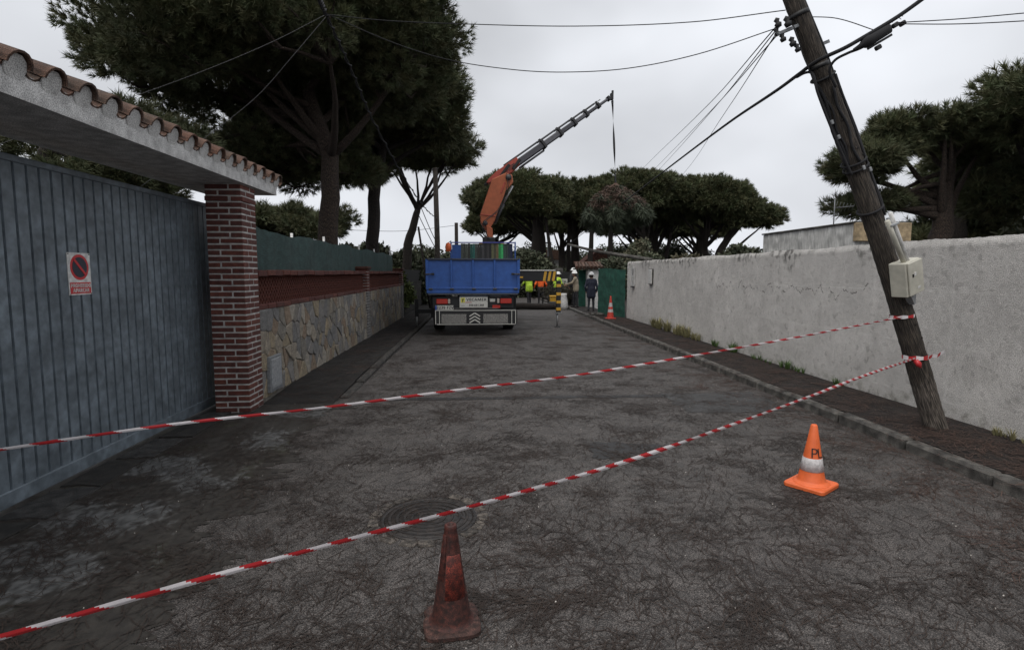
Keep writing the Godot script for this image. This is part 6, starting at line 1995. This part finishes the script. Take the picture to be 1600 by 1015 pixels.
	part(ym, "engine", box_mesh(Vector3(0.02, 0.2, 0), Vector3(0.5, 0.24, 0.4), 0.03), M.grey_dark)
	for s in [-1.0, 1.0]:
		part(ym, "wheel", tube_mesh([Vector3(0.26 * s, 0.14, 0), Vector3(0.33 * s, 0.14, 0)], [0.14, 0.14], 16), M.rubber)
	# heap of cut branches
	var bp := thing("brush_heap", "heap of brown cut branches beside the person in beige jacket", "branches", Vector3(3.85, 0.0, -26.4))
	rng.seed = 55
	var xf := []
	var cols := []
	for k in 26:
		var a := rng.randf() * TAU
		var s := Vector3(cos(a) * 0.35, rng.randf() * 0.2, sin(a) * 0.35)
		var e := s + Vector3(rng.randfn() * 0.5, rng.randf_range(0.3, 1.0), rng.randfn() * 0.4)
		part(bp, "branch", tube_mesh([s, s.lerp(e, 0.5) + rdir() * 0.1, e], [0.025, 0.018, 0.008], 5), M.bark_dark)
		for i in 10:
			xf.append(Transform3D(aim(rdir(), 0.9), s.lerp(e, rng.randf()) + rdir() * 0.12))
			var t := rng.randf_range(0.6, 1.3)
			cols.append(Color(0.05 * t, 0.045 * t, 0.03 * t))
	multi(bp, "needles", TX.tuft_mid, M.leaf, xf, cols).set_meta("kind", "stuff")
	var sk := thing("rubble_sack", "white sack standing before the person in beige jacket", "sack", Vector3(3.72, 0.0, -24.4))
	var ss := begin(true)
	lathe(ss, [Vector2(0.0, 0.0), Vector2(0.15, 0.0), Vector2(0.19, 0.15), Vector2(0.17, 0.4), Vector2(0.12, 0.62), Vector2(0.14, 0.72), Vector2(0.1, 0.7), Vector2(0.0, 0.55)], 16)
	part(sk, "cloth", done(ss), M.white_paint)
	var hp := thing("hose_coil", "tangled pale hose lying by the tall red cone", "hose", Vector3(4.25, 0.12, -19.6))
	var hpts := []
	var hr := []
	for k in 70:
		var a := k * 0.42
		var r := 0.2 + 0.06 * sin(k * 0.37)
		hpts.append(Vector3(cos(a) * r, 0.012 * (k % 7) + 0.01, sin(a) * r * 1.4 + 0.04 * sin(k * 0.2))); hr.append(0.014)
	for k in 8:
		hpts.append(Vector3(-0.25 - 0.09 * k, 0.01, 0.05 + 0.03 * sin(k * 0.9))); hr.append(0.014)
	part(hp, "hose", tube_mesh(hpts, hr, 6), M.kerb)
	# far houses
	var fh := thing("far_house", "far white house with terracotta roof between the pine trunks", "house", Vector3(7.6, 0, -61))
	part(fh, "wall", box_mesh(Vector3(0, 1.5, 0), Vector3(2.6, 3.0, 3), 0.02), M.white_paint)
	var rf := begin()
	prism(rf, PackedVector2Array([Vector2(-1.7, 2.95), Vector2(1.6, 2.95), Vector2(0.7, 4.0), Vector2(-0.6, 4.0)]), -1.7, 1.7)
	part(fh, "roof", done(rf), M.tile[2])
	for x in [-0.6, 0.6]:
		part(fh, "window", box_mesh(Vector3(x, 1.7, 1.51), Vector3(0.6, 0.8, 0.04), 0.01), M.glass_dark)
	var f2 := thing("far_house", "far low house with brown gabled roof right of the road end", "house", Vector3(10.6, 0, -50))
	part(f2, "wall", box_mesh(Vector3(0, 1.2, 0), Vector3(3.0, 2.4, 2.6), 0.02), M.ochre)
	var r2 := begin()
	prism(r2, PackedVector2Array([Vector2(-1.8, 2.3), Vector2(1.8, 2.3), Vector2(0.0, 3.75)]), -1.5, 1.5)
	part(f2, "roof", done(r2), M.terracotta)
	part(f2, "window", box_mesh(Vector3(0, 1.4, 1.31), Vector3(0.7, 0.7, 0.04), 0.01), M.glass_dark)
	var lp := thing("lamp_post", "thin pale lamp post beyond the truck", "lamp post", Vector3(5.55, 0, -45))
	part(lp, "mast", tube_mesh([Vector3(0, -0.2, 0), Vector3(0, 3.9, 0)], [0.06, 0.05], 8), M.grey_light)
	part(lp, "lamp_head", box_mesh(Vector3(0, 3.98, 0), Vector3(0.5, 0.12, 0.5), 0.04), M.grey_light)

func make_sky() -> PanoramaSkyMaterial:
	var im := Image.create(1024, 512, false, Image.FORMAT_RGBF)
	var n := FastNoiseLite.new(); n.seed = 77; n.frequency = 1.5; n.fractal_octaves = 5; n.fractal_gain = 0.45
	var n2 := FastNoiseLite.new(); n2.seed = 78; n2.frequency = 0.7; n2.fractal_octaves = 3
	for j in 512:
		var el := PI / 2 - PI * (j + 0.5) / 512.0
		for i in 1024:
			var az := TAU * i / 1024.0
			var p := Vector3(cos(el) * cos(az), sin(el) * 1.9, cos(el) * sin(az))
			var v := (0.58 + 0.2 * n.get_noise_3dv(p * 1.1) + 0.16 * n2.get_noise_3dv(p)) * (0.97 + 0.25 * maxf(0.0, sin(el)))  # overcast clouds; the rise towards the zenith, above the view, is added for light
			im.set_pixel(i, j, Color(v * 0.955, v * 0.985, v * 1.045))
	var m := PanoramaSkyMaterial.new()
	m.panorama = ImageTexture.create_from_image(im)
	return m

func _ready() -> void:
	var cam := Camera3D.new()
	cam.name = "camera"
	cam.position = Vector3(0, H, 0)
	cam.rotation = Vector3(deg_to_rad(-5.417), deg_to_rad(-3.340), 0)
	cam.fov = 60.51
	cam.far = 500.0
	add_child(cam)
	cam.current = true
	var env := Environment.new()
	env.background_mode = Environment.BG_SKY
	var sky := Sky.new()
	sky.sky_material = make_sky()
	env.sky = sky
	env.tonemap_mode = Environment.TONE_MAPPER_LINEAR
	env.tonemap_exposure = 1.3
	env.sdfgi_enabled = true
	env.ssao_enabled = true
	env.ssil_enabled = true
	var we := WorldEnvironment.new()
	we.name = "world_environment"
	we.environment = env
	add_child(we)
	var sun := DirectionalLight3D.new()
	sun.name = "sun"
	sun.light_energy = 0.5
	sun.light_angular_distance = 50.0
	sun.light_color = Color(1.0, 0.98, 0.95)
	sun.shadow_enabled = true
	sun.rotation = Vector3(deg_to_rad(-64), deg_to_rad(-35), 0)
	add_child(sun)
	make_materials()
	M.house_white = grained(lin(0.8, 0.79, 0.76), 0.9, "soft", 1.0, "soft", 0.3, 0.0, "", true, Vector3(2.0, 0.25, 2.0))
	build_ground()
	build_right_wall()
	build_stone_wall()
	build_pillar()
	build_gate()
	build_canopy()
	build_trees()
	build_background()
	build_truck()
	build_bundle()
	build_pole()
	build_cables()
	build_tapes()
	build_cones()
	build_manhole()
	build_people()
	litter()
